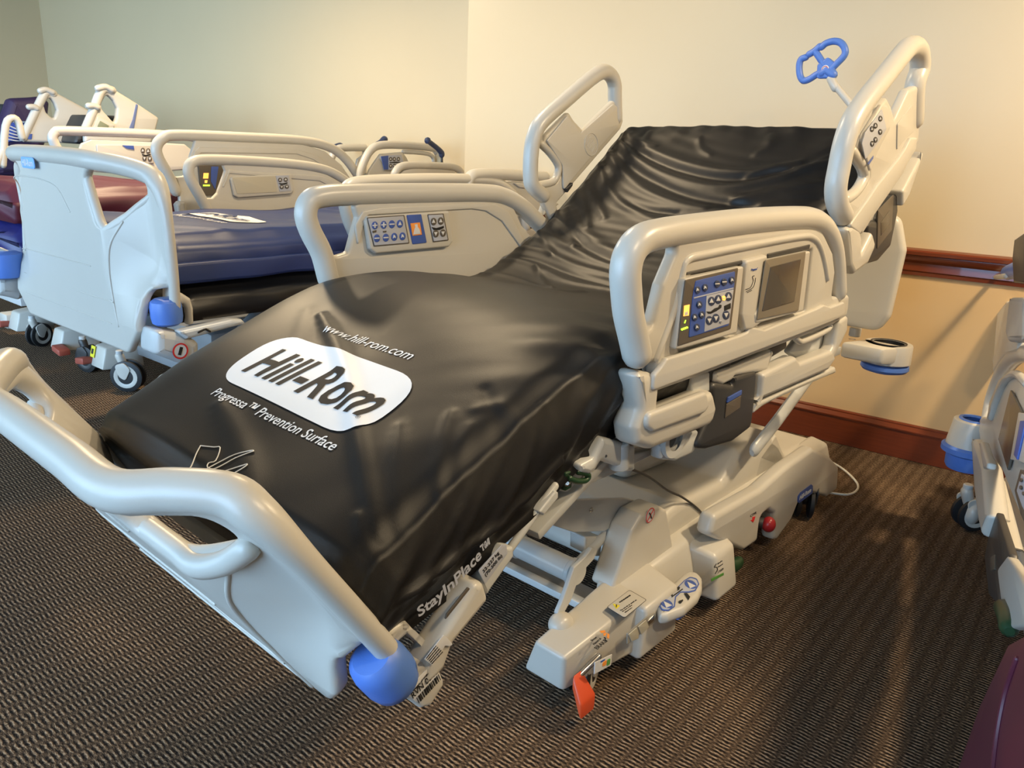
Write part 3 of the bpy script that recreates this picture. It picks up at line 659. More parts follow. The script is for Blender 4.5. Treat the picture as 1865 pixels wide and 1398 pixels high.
# --- far foot rail (inside face towards us)
T3=lambda pts: crop(330,220,2.743,pts)
YF=.47
g=G(); ptube(g,FA,YF,T3([(735,790),(700,660),(645,550),(622,470),(640,405),(700,378),(850,368),(1200,362),(1500,362),(1610,378),(1700,430),(1765,490),(1840,570),(1900,680)]),.0285,PL,seg=18)
plate(g,FA,YF,T3([(720,780),(690,690),(705,640,0),(765,672),(822,655),(868,480),(850,425),(880,400),(1500,385),(1590,400),(1650,430),(1690,520),(1790,640),(1900,690),(1900,900),(720,960)]),PL,.026,.009,.014)
plate(g,FA,YF-.014,T3([(868,520),(905,450),(1000,432),(1500,410),(1570,416),(1630,450),(1670,520),(1720,620),(1700,640),(1600,500),(1520,450),(1450,440),(930,470),(905,530),(880,640)]),PL,.008,.0035,.01)
railF=g.obj('side_rail',A,ang=45)
def inner_panel(F,y,T,par,full=True):
    g=G(); 
    plate(g,F,y,T([(912,500),(925,475),(1330,448),(1350,600),(1330,628),(965,662),(935,640)]),PL,.018,.006,.008)
    yy=y-.010
    if full:
        plate(g,F,yy,T([(927,482),(1114,470),(1140,612),(962,628)]),BZL,.002,.0005,.003); plate(g,F,yy-.001,T([(932,487),(1110,475),(1135,608),(966,622)]),STG,.002,.0005,.002)
        plate(g,F,yy,T([(1126,470),(1198,466),(1226,608),(1156,616)]),STB,.003,.0008,.003)
        plate(g,F,yy-.002,T([(1145,512),(1192,507),(1202,568),(1156,574)]),PPOR,.002,.0004,.001)
        plate(g,F,yy-.0035,T([(1160,568),(1166,540),(1170,530),(1166,518),(1180,515),(1182,530),(1190,540),(1196,564)]),STW,.001,.0002,0)
        plate(g,F,yy,T([(1230,466),(1310,462),(1336,597),(1258,606)]),BZL,.002,.0005,.003); plate(g,F,yy-.001,T([(1234,471),(1306,467),(1331,593),(1262,601)]),STG,.002,.0005,.002)
        for (a,b_,k) in [(968,522,'p'),(1012,519,'p'),(1053,516,'m'),(1093,514,'u'),(978,586,'m'),(1023,583,'m'),(1065,579,'b'),(1106,576,'b')]: btn(g,F,yy-.003,a,b_,20,STB,STW,k,T)
        plate(g,F,yy-.003,T([(955,550),(975,545),(975,556),(957,560)]),BZL,.001,.0002,0); plate(g,F,yy-.003,T([(1008,550),(1025,548),(1025,556),(1010,558)]),BZL,.001,.0002,0)
        ks=[(1261,503,'u'),(1297,500,'u'),(1272,563,'d'),(1308,560,'d')]; bar=[(1250,530),(1275,535),(1300,528),(1312,524),(1312,535),(1290,545),(1262,545)]
    else:
        plate(g,F,yy,T([(927,482),(1225,468),(1240,612),(962,628)]),mat('blank_cover',(.5,.46,.36),.35),.002,.0005,.003)
        plate(g,F,yy,T([(1230,466),(1320,462),(1338,600),(1258,608)]),STG,.002,.0005,.003)
        ks=[(1261,503,'u'),(1300,500,'u'),(1272,566,'d'),(1308,563,'d')]; bar=[(1250,530),(1275,535),(1300,528),(1312,524),(1312,535),(1290,545),(1262,545)]
    for (a,b_,k) in ks: btn(g,F,yy-.003,a,b_,19,BZL,STW,k,T)
    plate(g,F,yy-.003,T(bar),BLK,.001,.0002,0)
    return g.obj('patient_control_panel',par,None)
inner_panel(FA,YF-.02,T3,railF)

# --- far head rail
T8=lambda pts: crop(940,100,4.37,pts)
YG=.46
g=G(); ptube(g,FA,YG,T8([(210,1120),(130,1040),(115,960),(118,800),(140,660),(200,535),(400,355),(600,185),(690,135),(750,160),(782,230),(785,320),(790,500)]),.0255,PL,seg=18)
plate(g,FA,YG,T8([(192,1165),(150,1080),(180,1025),(300,1015),(335,950),(320,860),(190,720),(215,635),(400,455),(440,520),(515,600),(745,375),(790,330),(822,380),(832,530),(812,590),(512,935),(300,1180),(380,1500),(250,1300)]),PL,.026,.009,.012)
plate(g,FA,YG-.016,T8([(240,680),(405,480),(510,620),(770,390),(810,420),(815,560),(500,920),(372,1080),(365,880),(250,700)]),PL,.008,.003,.01)
g.tube([FA.S(p[0],p[1],YG-.006) for p in T8([(185,1035),(290,1010),(330,940),(330,870),(270,780),(200,710)])],.013,PL,sub=3,seg=10)
headF=g.obj('side_rail',A,ang=45)
g=G(); c=T8([(598,712)])[0]
for i in range(9):
    a=math.acos((i-4)/4.6); h=math.sin(a)
    g.tube([FA.S(*q,YG-.021) for q in T8([(598+(i-4)*11-18*h,712+(i-4)*13+55*h*.6),(598+(i-4)*11+18*h,712+(i-4)*13-55*h*.6)])],.0012,PL,seg=6)
g.tube([FA.S(*T8([(598+52*math.cos(t),712+90*math.sin(t))])[0],YG-.0205) for t in [2*math.pi*i/24 for i in range(24)]],.0013,PL,closed=True,seg=6)
g.obj('speaker_grille',headF)
g=G(); plate(g,FA,YG-.01,T8([(368,1060),(430,1010),(425,1040),(385,1095)]),CHAR,.03,.004,.004); plate(g,FA,YG+.01,T8([(232,1140),(275,1095),(270,1160),(330,1180),(250,1230),(180,1290)]),PL,.03,.006,.006)
g.obj('latch_box',headF)

# --- deck, frame and headboard
g=G()
def slab(pts,y0,y1,m,bev=.006):   # closed (x,z) outline swept from y0 to y1
    g.prism([(a,b_) for a,b_ in pts],m,(0,(y0+y1)/2,0),(1,0,0),(0,0,1),abs(y1-y0),bev,r=.004)
lowp=[]
for i in range(0,41):
    p,tg,n=at_s(AL[-1]*i/40); q=p-n*(thick(AL[-1]*i/40)+.012); lowp.append((q.x,q.z))
dn=[(x,z-.028) for x,z in lowp[::-1]]
slab(lowp+dn,-.36,.36,MET,.005)
g.obj('bed_deck',A)
g=G()
g.prism([xz(FA.S(*p,-.46)) for p in crop(700,940,3.8825,[(238,1015),(300,905),(590,445),(648,440),(682,545),(668,580),(432,868),(375,1035),(330,1090),(215,1190)])],PL,(0,-.455,0),(1,0,0),(0,0,1),.05,.012,r=.012)
g.prism([xz(FA.S(*p,-.482)) for p in crop(700,940,3.8825,[(425,735),(440,690),(590,500),(605,510)])],BZL,(0,-.4815,0),(1,0,0),(0,0,1),.003,.0005,r=.002)
g.prism([xz(FA.S(*p,-.45)) for p in crop(700,940,3.8825,[(640,450),(830,200),(870,195),(875,262),(715,485),(680,540)])],MET,(0,-.45,0),(1,0,0),(0,0,1),.03,.006,r=.004)
g.tube([FA.S(*p,-.44) for p in [(922,1008),(978,930),(1010,885)]],.008,MET,seg=10)
g.prism([xz(FA.S(*p,-.44)) for p in crop(860,760,3.883,[(435,655),(555,505),(575,515),(575,555),(470,680)])],MET,(0,-.44,0),(1,0,0),(0,0,1),.025,.004,r=.003)
g.tube([FA.S(*p,.44) for p in [(240,745),(300,690)]],.013,MET,seg=10)
for x,z in ((-.35,.585),(.1,.70),(.5,.665)): g.box((x,0,z),(.04,.86,.03),MET)
g.box((-.05,0,.64),(.35,.86,.02),MET,rot=R(-24))
side=[xz(FA.S(*p,-.47)) for p in crop(600,1080,6.217,[(745,1085),(880,900),(1075,770),(1180,760),(1235,860),(1292,1010),(1135,1265),(1020,1297)])]
g.prism(side,PL,(0,-.455,0),(1,0,0),(0,0,1),.04,.008,r=.01)
footF=g.obj('foot_frame',A)
g=G()
lb=[xz(FA.S(*p,-.478)) for p in crop(600,1080,6.217,[(860,1125),(1110,860),(1200,875),(1260,940),(1030,1225),(985,1235)])]
g.prism(lb,STW,(0,-.4765,0),(1,0,0),(0,0,1),.002,.0005,r=.002)
def along(F,y,p0,p1,T):
    a=F.S(*T([p0])[0],y);b_=F.S(*T([p1])[0],y);u=(b_-a); return a,b_,u.normalized(),Vector((-u.z,0,u.x)).normalized(),u.length
T9=lambda pts:crop(600,1080,6.217,pts)
a,b_,u,v,l=along(FA,-.4785,(935,1165),(1205,885),T9); g.text('RVN 0041',BLK,(a+b_)/2,u,v,.02,width=l,height=.0125)
a,b_,u,v,l=along(FA,-.4785,(950,1105),(1130,900),T9); g.text('Property of WVRH',BLK,(a+b_)/2,u,v,.02,width=l,height=.005)
random.seed(3); a,b_,u,v,l=along(FA,-.4785,(1000,1215),(1245,950),T9); t=0
while t<l:
    w=random.choice((.0012,.0018,.003)); g.box(a+u*(t+w/2),(w,.0006,.014),BLK,bev=0,rot=Matrix((u,Vector((0,1,0)),v)).transposed().to_4x4()); t+=w+random.choice((.0011,.0016,.0024))
g.obj('asset_sticker',footF,'white barcode sticker')
g=G()
g.prism([xz(FA.S(*p,-.483)) for p in T9([(1075,750),(1290,470),(1320,490),(1400,580),(1350,600),(1310,590),(1165,815)])],STW,(0,-.4825,0),(1,0,0),(0,0,1),.002,.0005,r=.002)
for i in range(5): a,b_,u,v,l=along(FA,-.484,(1095+i*16,735+i*15),(1210+i*18,590+i*18),T9); g.text('manufactured model serial rating'[i:i+22],BLK,(a+b_)/2,u,v,.01,width=l,height=.0028)
g.obj('data_sticker',footF,'crumpled white data sticker')
g=G(); T5=lambda pts:crop(700,940,3.8825,pts)
g.prism([xz(FA.S(*p,-.468)) for p in T5([(665,385),(830,200),(862,200),(870,262),(712,480)])],STG,(0,-.4675,0),(1,0,0),(0,0,1),.002,.0005,r=.002)
a,b_,u,v,l=along(FA,-.469,(700,395),(810,255),T5); g.text('32-227 kg',BLK,(a+b_)/2,u,v,.02,width=l,height=.009)
a,b_,u,v,l=along(FA,-.469,(715,420),(832,275),T5); g.text('(70-500 lb)',BLK,(a+b_)/2,u,v,.02,width=l,height=.009)
g.obj('weight_sticker',footF,'grey weight limit sticker')
T10=lambda pts:crop(860,760,3.883,pts)
g=G()   # white corner bracket with post, and the frame bar below it
plate(g,FA,-.43,T10([(690,310),(790,260),(860,118),(1092,175),(1088,362),(982,365),(975,330),(845,288),(800,360),(760,385),(700,372)]),MET,.05,.012,.008)
g.cyl(FA.S(*T10([(1038,170)])[0],-.44),FA.S(*T10([(1038,355)])[0],-.44),.021,MET)
c=FA.S(*T10([(1035,115)])[0],-.43); g.lathe([(.014,.004),(.014,.0),(.03,0),(.03,.008),(.014,.008)],PL,c,(0,0,1))
plate(g,FA,-.40,T10([(560,500),(640,420),(700,370),(1290,190),(1290,230),(1000,370),(650,520)]),MET,.03,.004,.004)
g.cyl(FA.S(*T10([(945,272)])[0],-.456),FA.S(*T10([(945,272)])[0],-.452),.003,CHAR)
fr=g.obj('frame_bracket',A)
g=G(); plate(g,FA,-.435,T10([(645,385),(688,372),(690,490),(640,518)]),GRN,.012,.003,.004)
g.tube([FA.S(*p,-.445) for p in T10([(690,430),(740,450),(800,445),(822,415),(800,395),(750,385)])],.006,GRN,sub=4,seg=10)
g.cyl(FA.S(*T10([(672,465)])[0],-.444),FA.S(*T10([(672,465)])[0],-.440),.006,CHR)
g.obj('drainage_hook',fr,'green hook')
g=G(); a=FA.S(*T6([(430,1245)])[0],-.47)
g.lathe([(.028,0),(.044,0),(.046,.006),(.044,.014),(.028,.014)],MET,a+Vector((-.0,.01,.012)),(0,-1,0),30)
plate(g,FA,-.45,T6([(330,1320),(325,1235),(400,1260),(480,1170),(552,1168),(562,1185),(500,1290),(410,1330)]),MET,.03,.008,.01)
g.obj('pivot_ring',A)
g=G()   # headboard
hb=[FA.X(*p,1.80) for p in [(1642,392),(1594,602)]]
z1=hb[0].z;z0=hb[1].z
g.prism([(-.43,z0+.06),(-.40,z0),(.40,z0),(.43,z0+.06),(.44,z1-.12),(.40,z1),(-.40,z1),(-.44,z1-.12)],PL,(1.81,0,0),(0,1,0),(0,0,1),.05,.018,r=.05)
g.obj('headboard',A)
g=G()   # push handle with two loops behind the far corner of the headboard: traced at x=1.83
TH=lambda pts: crop(1380,40,2.797,pts)
HX=1.86
def hx(p): return FA.X(*TH([p])[0],HX)
q=hx((600,575)); g.tube([(1.83,q.y,1.04),(1.845,q.y,max(1.1,q.z)),hx((490,440)),hx((400,330)),hx((372,290))],.0125,PL,seg=12)
g.tube([hx((395,335)),hx((372,290))],.0155,PL,seg=12)
ph=g.obj('push_handle',A)
g=G()
for pl in ([(348,250),(310,262),(262,292),(232,298),(215,270),(212,220),(222,190),(245,180)],[(360,255),(400,215),(440,172),(445,140),(425,108),(390,98),(350,108),(325,128)],[(350,235),(330,205),(300,160),(290,148)],[(262,165),(290,148),(316,125)]):
    g.tube([hx(p) for p in pl],.0125,BLU,sub=4,seg=12)
g.tube([hx((330,262)),hx((352,245)),hx((382,268))],.018,BLU,seg=12)
g.prism([(-.03,-.03),(.03,-.03),(.035,.02),(0,.045),(-.035,.02)],BLU,hx((350,245)),(0,-1,0),(0,0,1),.022,.006,r=.012)
c=hx((350,242)); g.cyl(c-Vector((.015,0,0)),c-Vector((.0105,0,0)),.014,STW); g.lathe([(.009,0),(.011,0),(.011,.001),(.009,.001)],REDP,c-Vector((.0155,0,0)),(1,0,0))
g.obj('double_grip',ph,'blue double loop grip')
g=G(); zc=.63   # corner shelf with round holder behind the headboard
cc=FA.Z(1619,624,zc); P=lambda px,py,z=zc: FA.Z(px,py,z)
g.lathe([(.055,0),(.082,0),(.085,-.006),(.087,-.07),(.08,-.075),(.055,-.075)],PL,cc,(0,0,1),36)
g.lathe([(.058,.003),(.064,.003),(.064,-.0),(.058,-.04),(.0,-.045)],CHAR,cc,(0,0,1),36)
a=P(1515,638);b_=P(1580,612)
g.hull8([(cc.x-.01,cc.y-.078,zc-.07),(1.72,cc.y-.02,zc-.06),(1.72,cc.y+.13,zc-.06),(cc.x+.0,cc.y+.08,zc-.07),(cc.x-.01,cc.y-.078,zc),(1.72,cc.y-.02,zc),(1.72,cc.y+.13,zc),(cc.x,cc.y+.08,zc)],PL,.012)
g.cyl(P(1556,612)-Vector((0,0,.0)),P(1556,612)+Vector((0,0,.035)),.022,PL)
q=P(1552,618); g.lathe([(.008,.001),(.013,.001)],CHR,q,(0,0,1))
g.obj('corner_shelf',A)
g=G(); g.lathe([(0,-.115),(.05,-.113),(.078,-.105),(.086,-.095),(.084,-.082),(.07,-.076),(0,-.076)],BLU,cc,(0,0,1),36); g.obj('shelf_roller',A,'blue roller under the corner shelf')
g=G()   # head support arms
for y in(-.33,.33):
    pa=FA.S(1500,676,-.36);pb=FA.S(1432,770,-.36);pc=FA.S(1392,822,-.36)
    g.tube([(q.x,y,q.z) for q in(pa,pb,pc)],.026,MET,seg=12,ry=.6)
g.box((1.35,0,.60),(.7,.62,.03),MET)
g.obj('lift_arm',A)

# --- base
def side_hull(pts,y,t,m,bev,r): g.prism(pts,m,(0,y,0),(1,0,0),(0,0,1),t,bev,r=r)
g=G()
for sg in(1,-1):      # near pod is modelled in full, far pod mirrors it
    def V(x,y,z): return (x,y*sg,z)
    g.hull8([V(-.005,-.245,.075),V(-.005,-.365,.075),V(.30,-.40,.06),V(.30,-.25,.075),V(-.038,-.30,.195),V(-.035,-.385,.19),V(.28,-.385,.205),V(.30,-.27,.215)],PL,.012,3)
    g.hull8([V(.24,-.26,.06),V(.24,-.415,.055),V(.425,-.415,.055),V(.43,-.24,.06),V(.255,-.26,.215),V(.255,-.413,.195),V(.41,-.414,.20),V(.44,-.25,.225)],PL,.012,3)
    g.hull8([V(.38,-.24,.09),V(.38,-.36,.10),V(.80,-.365,.10),V(.80,-.24,.09),V(.38,-.27,.225),V(.38,-.325,.205),V(.80,-.325,.225),V(.80,-.27,.235)],PL,.014,3)
    g.hull8([V(.60,-.30,.06),V(.625,-.43,.055),V(.755,-.43,.055),V(.80,-.30,.06),V(.60,-.28,.22),V(.635,-.405,.19),V(.75,-.405,.19),V(.80,-.28,.225)],PL,.016,3)
    sk=[xz(FA.S(*p,-.375)) for p in [(1290,975),(1345,1000),(1352,1003),(1378,985),(1383,940),(1398,928),(1408,935),(1407,982),(1413,983),(1440,945),(1452,915),(1478,898),(1505,905),(1524,890),(1526,848),(1512,832),(1480,815),(1430,850),(1385,890),(1300,938)]]
    g.prism(sk,PL,(0,-.355*sg,0),(1,0,0),(0,0,1),.05,.016,r=.02)
    g.hull8([V(.78,-.20,.10),V(.78,-.34,.13),V(1.74,-.34,.13),V(1.74,-.20,.10),V(.78,-.25,.25),V(.78,-.32,.235),V(1.70,-.32,.235),V(1.70,-.25,.25)],PL,.014,3)
bs=g.obj('base_cover',A,ang=45)
g=G()
g.prism([(.42,.14),(1.66,.12),(1.70,.24),(1.40,.26),(1.32,.33),(1.22,.385),(1.0,.375),(.90,.30),(.62,.315),(.52,.29),(.46,.22)],PL,(0,0,0),(1,0,0),(0,0,1),.56,.03,r=.03)
g.prism([(.62,.315),(.9,.30),(.98,.40),(.80,.44),(.66,.42)],PL,(0,.06,0),(1,0,0),(0,0,1),.30,.03,r=.04)
fin=[xz(FA.S(*p,-.27)) for p in [(1409,790),(1434,852),(1400,872),(1385,884),(1370,866),(1380,830)]]
g.prism(fin,PL,(0,-.26,0),(1,0,0),(0,0,1),.04,.008,r=.008)
g.tube([FA.S(*p,-.282) for p in T10([(1100,355),(1250,420),(1380,515),(1480,560),(1590,640),(1635,700),(1638,765)])],.0035,CHAR,sub=4,seg=8)
g.obj('motor_housing',A,ang=45)
g=G()
for sg in(1,-1):
    tw=[xz(FA.S(*p,-.27)) for p in [(1090,1068),(1108,1015),(1128,956),(1146,927),(1177,912),(1192,920),(1198,950),(1206,995)]]
    g.prism(tw,PL,(0,-.275*sg,0),(1,0,0),(0,0,1),.07,.010,r=.012)
    if sg>0: tow=g.obj('lift_tower',A); g=G()
g.obj('lift_tower',A)
g=G(); c=FA.S(*T10([(1258,690)])[0],-.312)
g.cyl(c+Vector((0,.002,0)),c-Vector((0,.0005,0)),.021,STW); g.lathe([(.018,0),(.0205,0),(.0205,.001),(.018,.001)],REDP,c,(0,-1,0))
g.tube([c+Vector((-.012,-.0015,-.012)),c+Vector((.012,-.0015,.012))],.001,REDP,seg=6)
g.tube([c+Vector((-.006,-.0015,.008)),c+Vector((0,-.0015,0)),c+Vector((.006,-.0015,-.01))],.002,BLK,seg=6)
g.obj('warning_sticker',tow,'round red and white warning sticker')
g=G()
for sg in(1,-1):
    lk=[xz(FA.S(*p,-.25)) for p in T10([(455,700),(535,598),(1100,580),(1190,600),(1130,640),(1040,760),(962,812),(740,822),(590,772),(450,735)])]
    g.prism(lk,MET,(0,-.235*sg,0),(1,0,0),(0,0,1),.012,.003,r=.006)
    for p in((505,685),(858,660)):
        q=FA.S(*T10([p])[0],-.25); g.cyl(Vector((q.x,-.24*sg,q.z)),Vector((q.x,-.246*sg,q.z)),.007,CHR)
    st=[xz(FA.S(*p,-.29)) for p in T10([(850,918),(888,930),(862,1000),(762,1110),(700,1290),(640,1398),(595,1398),(640,1290),(720,1060),(800,985)])]
    g.prism(st,MET,(0,-.285*sg,0),(1,0,0),(0,0,1),.012,.003,r=.008)
ca=FA.Z(926,976,.27);cb=FA.Z(1072,1053,.27)
g.cyl((cb.x,-.27,.27),(cb.x,.27,.27),.03,MET,seg=28)
for y in (-.25,-.07,.25): g.cyl((cb.x,y-.008,.27),(cb.x,y+.008,.27),.034,MET)
g.prism([xz(FA.S(*p,-.2)) for p in T10([(745,820),(865,820),(860,960),(800,960),(740,930)])],MET,(0,-.2,0),(1,0,0),(0,0,1),.05,.006,r=.004)
g.tube([(cb.x+.03,-.23,.26),FA.S(*T10([(955,815)])[0],-.23)],.013,MET,seg=10)
q=FA.Z(1022,1128,.205); g.ball((q.x,q.y,.195),(.034,.028,.026),PL)
g.obj('lift_linkage',A)
g=G(); g.box((.235,0,.14),(.03,.50,.02),MET,bev=.003); g.box((.29,0,.125),(.08,.50,.012),mat('grey_metal',(.2,.2,.21),.4),bev=.003); g.box((1.0,0,.11),(.9,.5,.02),MET)
g.obj('cross_bar',A)
def caster(parent,x,y,rot=0,r=.062,wheel=RUB,body=PL,label=None):
    g=G(); c=Vector((x,y,r)); d=Vector((math.cos(rot),math.sin(rot),0)); s_=Vector((-d.y,d.x,0))
    for o in(-.022,.022):
        prof=[(0,-.011),(r*.8,-.011),(r,-.006),(r,.006),(r*.8,.011),(0,.011)]
        g.lathe(prof,wheel,c+s_*o,s_,28)
        g.lathe([(0,-.014*(-1 if o<0 else 1)),(r*.5,.012*(1 if o>0 else -1)),(r*.74,.0115*(1 if o>0 else -1))],body,c+s_*o,s_,24)
    w=g.obj('caster_wheel',parent,label)
    g=G(); top=c+d*.035+Vector((0,0,r+.02))
    g.tube([c+Vector((0,0,.0)),c+d*.02+Vector((0,0,r*.7)),top],[.016,.02,.022],body,sub=3,seg=12); g.cyl(top-Vector((0,0,.01)),top+Vector((0,0,.03)),.017,MET)
    for o in(-.036,.036): g.prism([(0,-.02),(.03,.0),(.05,.06),(0,.075),(-.03,.04)],body,c+s_*o,d,(0,0,1),.006,.002,r=.02)
    g.obj('fork',w); return w
for x,y,a,bd in((.12,-.33,R(200),PL),(1.50,-.335,R(205),CHAR),(.12,.33,R(180),PL),(1.5,.33,R(150),PL)): caster(A,x,y,a,body=bd)
# pedals and stickers of the near pod
T11=lambda pts:crop(930,1020,4.511,pts)
g=G(); p0=Vector((.085,-.395,.14)); p1=FA.Z(1052,1232,.115); p2=FA.Z(1071,1288,.055)
g.tube([p0,p1],.008,CHR,seg=10)
dv=(p2-p1).normalized(); sd=Vector((1,0,0)).cross(dv)
g.hull8([p1+Vector((-.022,0,-.018)),p1+Vector((.018,0,-.018)),p2+Vector((.030,0,-.022)),p2+Vector((-.030,0,-.022)),p1+Vector((-.022,0,.016)),p1+Vector((.014,0,.016)),p2+Vector((.030,0,.022)),p2+Vector((-.030,0,.022))],ORG,.007,3)
g.obj('brake_pedal',A,'orange brake pedal')
g=G(); c=FA.Z(1335,1030,.075)
g.tube([(c.x-.06,c.y+.05,.10),(c.x-.02,c.y,.08),(c.x+.03,c.y-.0,.072)],[.014,.024,.024],GRN,sub=4,seg=12,ry=.75); g.obj('steer_pedal',A,'dark green pedal')
g=G(); c=FA.S(*crop(1200,760,4.11,[(822,800)])[0],-.39)
g.ball(c,(.024,.022,.026),RED); g.cyl(c+Vector((0,.01,.0)),c+Vector((-.02,.05,.0)),.018,CHAR); g.obj('release_pedal',A,'red release pedal')
def top_plate(g,pts,z,m,t,bev,r=.004): g.prism([tuple(FA.Z(*p,z)[:2]) for p in pts],m,(0,0,z),(1,0,0),(0,1,0),t,bev,r=r)
g=G()
pad=T11([(1190,352),(1420,140),(1470,122),(1535,135),(1570,180),(1570,265),(1540,330),(1430,430),(1290,485),(1215,490)])
top_plate(g,pad,.165,PL,.032,.012,.02); top_plate(g,T11([(1220,375),(1425,165),(1475,135),(1530,150),(1550,195),(1520,250),(1470,265),(1400,262),(1360,300),(1350,380),(1300,415),(1240,412)]),.182,STB,.002,.0005,.01)
top_plate(g,T11([(1232,372),(1430,170),(1478,145),(1525,160),(1540,195),(1512,242),(1460,255),(1395,255),(1350,295),(1340,375),(1295,405),(1245,402)]),.1835,STG,.002,.0005,.01)
for (cx,cy) in((1283,357),(1478,198)):
    top_plate(g,[T11([(cx+50*math.cos(t),cy+34*math.sin(t)+.25*50*math.cos(t))])[0] for t in [2*math.pi*i/20 for i in range(20)]],.1845,STB,.002,.0005,0)
    top_plate(g,T11([(cx-28,cy-22),(cx+42,cy+12),(cx-5,cy+32)]),.186,STW,.002,.0005,0)
top_plate(g,T11([(1292,275),(1355,235),(1380,215),(1392,222),(1385,240),(1335,265),(1330,295)]),.185,BLK,.002,.0005,0)
top_plate(g,T11([(1320,298),(1412,232),(1416,238),(1326,304)]),.185,BLK,.002,.0005,0)
top_plate(g,T11([(1425,270),(1450,270),(1475,300),(1462,325),(1445,300)]),.183,BLK,.002,.0005,0); top_plate(g,T11([(1380,335),(1415,322),(1418,330),(1400,352),(1385,350)]),.183,BLK,.002,.0005,0)
for o in (0,.01):pass
g.box(FA.Z(*T11([(1440,440)])[0],.14)+Vector((0,.02,-.0)),(.05,.03,.03),BLU,bev=.008)
g.obj('foot_control',A,'cream foot control pad with blue arrows')
g=G()
q=T11([(790,385),(975,243),(1118,325),(935,475)])
top_plate(g,q,.2155,BLK,.0016,.0003,.006); top_plate(g,[ (lerp(sum(p[0] for p in q)/4,a,.97),lerp(sum(p[1] for p in q)/4,b_,.97)) for a,b_ in q],.2162,PL,.0016,.0003,.006)
top_plate(g,T11([(838,355),(900,372),(868,398)]),.2175,YEL,.001,.0002,.001); top_plate(g,T11([(866,362),(874,364),(872,385),(866,384)]),.2183,BLK,.0006,.0001,0)
a,b_=FA.Z(*T11([(895,345)])[0],.2175),FA.Z(*T11([(985,285)])[0],.2175); u=(b_-a).normalized(); v=Vector((0,0,1)).cross(u)
g.text('DO NOT USE OXYGEN TENT',BLK,(a+b_)/2,u,v,.01,width=(b_-a).length,height=.004)
for k,(p,r_) in enumerate((((900,410),(1035,325)),((915,420),(1000,368)),((935,428),(1000,390)))):
    a,b_=FA.Z(*T11([p])[0],.2175),FA.Z(*T11([r_])[0],.2175); g.text(('Do not sit or stand on','the cover or place','objects here')[k],BLK,(a+b_)/2,u,v,.01,width=(b_-a).length,height=.004)
g.obj('warning_label',bs,'outlined warning label')
g=G()
for k,(p,r_,h_,tx) in enumerate((((662,660),(705,628),.006,'Steer'),((680,690),(738,640),.006,'Neutral'),((700,725),(782,655),.010,'BRAKE'))):
    a,b_=FA.Z(*T11([p])[0],.2085),FA.Z(*T11([r_])[0],.2085); u=(b_-a).normalized(); v=Vector((0,0,1)).cross(u); g.text(tx,BLK,(a+b_)/2,u,v,.01,width=(b_-a).length,height=h_)
for pl in ([(730,580),(775,575),(780,590),(745,598)],[(760,600),(790,595),(782,615),(765,622)],[(795,595),(812,610),(808,645),(790,635)]): top_plate(g,T11(pl),.2085,PPOR,.001,.0002,.001)
g.tube([FA.Z(*p,.2085) for p in T11([(770,635),(780,640),(775,655),(790,662)])],.0015,BLK,seg=6)
g.obj('brake_marking',bs,'brake lettering with an orange arrow')
g=G()
yb=-.4165
plate(g,FA,yb,T11([(690,838),(832,770),(822,860),(685,935)]),STW,.002,.0005,.002); plate(g,FA,yb-.0015,T11([(795,815),(820,805),(815,855),(788,868)]),GRS,.001,.0003,.004); plate(g,FA,yb-.0015,T11([(755,840),(790,815),(785,860),(755,872)]),PPOR,.001,.0003,.004)
plate(g,FA,yb-.0015,T11([(740,828),(775,810),(774,822),(740,840)]),STB,.001,.0003,0)
g.obj('colour_sticker',bs,'white sticker with green and orange shapes')
g=G()
plate(g,FA,-.4175,T11([(955,600),(1110,470),(1185,428),(1192,450),(1185,500),(955,690)]),mat('clear_window',(.3,.29,.26),.2),.003,.0005,.004)
for pl in ([(965,610),(1035,550),(1050,600),(1050,640),(990,665)],[(1045,545),(1110,490),(1135,545),(1070,610)]): plate(g,FA,-.4195,T11(pl),mat('window_insert',(.42,.4,.33),.35),.003,.001,.003)
plate(g,FA,-.4195,T11([(1125,500),(1180,440),(1178,490),(1140,530)]),CHR,.003,.001,.003)
g.obj('inset_window',bs,'small clear window')
g=G(); TB=lambda pts:crop(1200,760,4.11,pts)
ys=-.4335
a,b_,u,v,l=along(FA,ys,(440,1160),(485,1130),TB)
g.text('STEER',BLK,(a+b_)/2,u,v,.01,width=l,height=.007)
for p,r_,tx in (((440,1095),(475,1070),'Brake'),((440,1120),(478,1095),'Neutral')): a,b_,u,v,l=along(FA,ys,p,r_,TB); g.text(tx,BLK,(a+b_)/2,u,v,.01,width=l,height=.005)
g.tube([FA.S(*p,ys) for p in TB([(430,1095),(415,1120),(432,1120),(438,1140),(422,1168)])],.0014,BLK,sub=3,seg=6)
plate(g,FA,ys,TB([(392,1205),(485,1160),(485,1180),(392,1228)]),GRS,.001,.0003,.001)
g.obj('steer_marking',bs,'black and green steering mark')
g=G()
yb=-.3805
a,b_,u,v,l=along(FA,yb,(685,738),(732,710),TB); g.text('CPR',BLK,(a+b_)/2,u,v,.01,width=l,height=.009)
plate(g,FA,yb,TB([(700,745),(722,740),(715,765),(705,785),(685,768),(700,765)]),REDP,.001,.0003,0)
g.obj('release_marking',bs,'black and red release lettering')
g=G()
plate(g,FA,yb-.001,TB([(1040,588),(1060,560),(1140,500),(1152,510),(1150,565),(1130,580),(1050,640),(1038,630)]),STB,.002,.0006,.006)
a,b_,u,v,l=along(FA,yb-.0025,(1055,602),(1140,540),TB); g.text('Hill-Rom',STW,(a+b_)/2,u,v,.02,width=l,height=.018,bold=.0004)
g.obj('brand_sticker',bs,'blue maker sticker')
g=G(); zf=.012
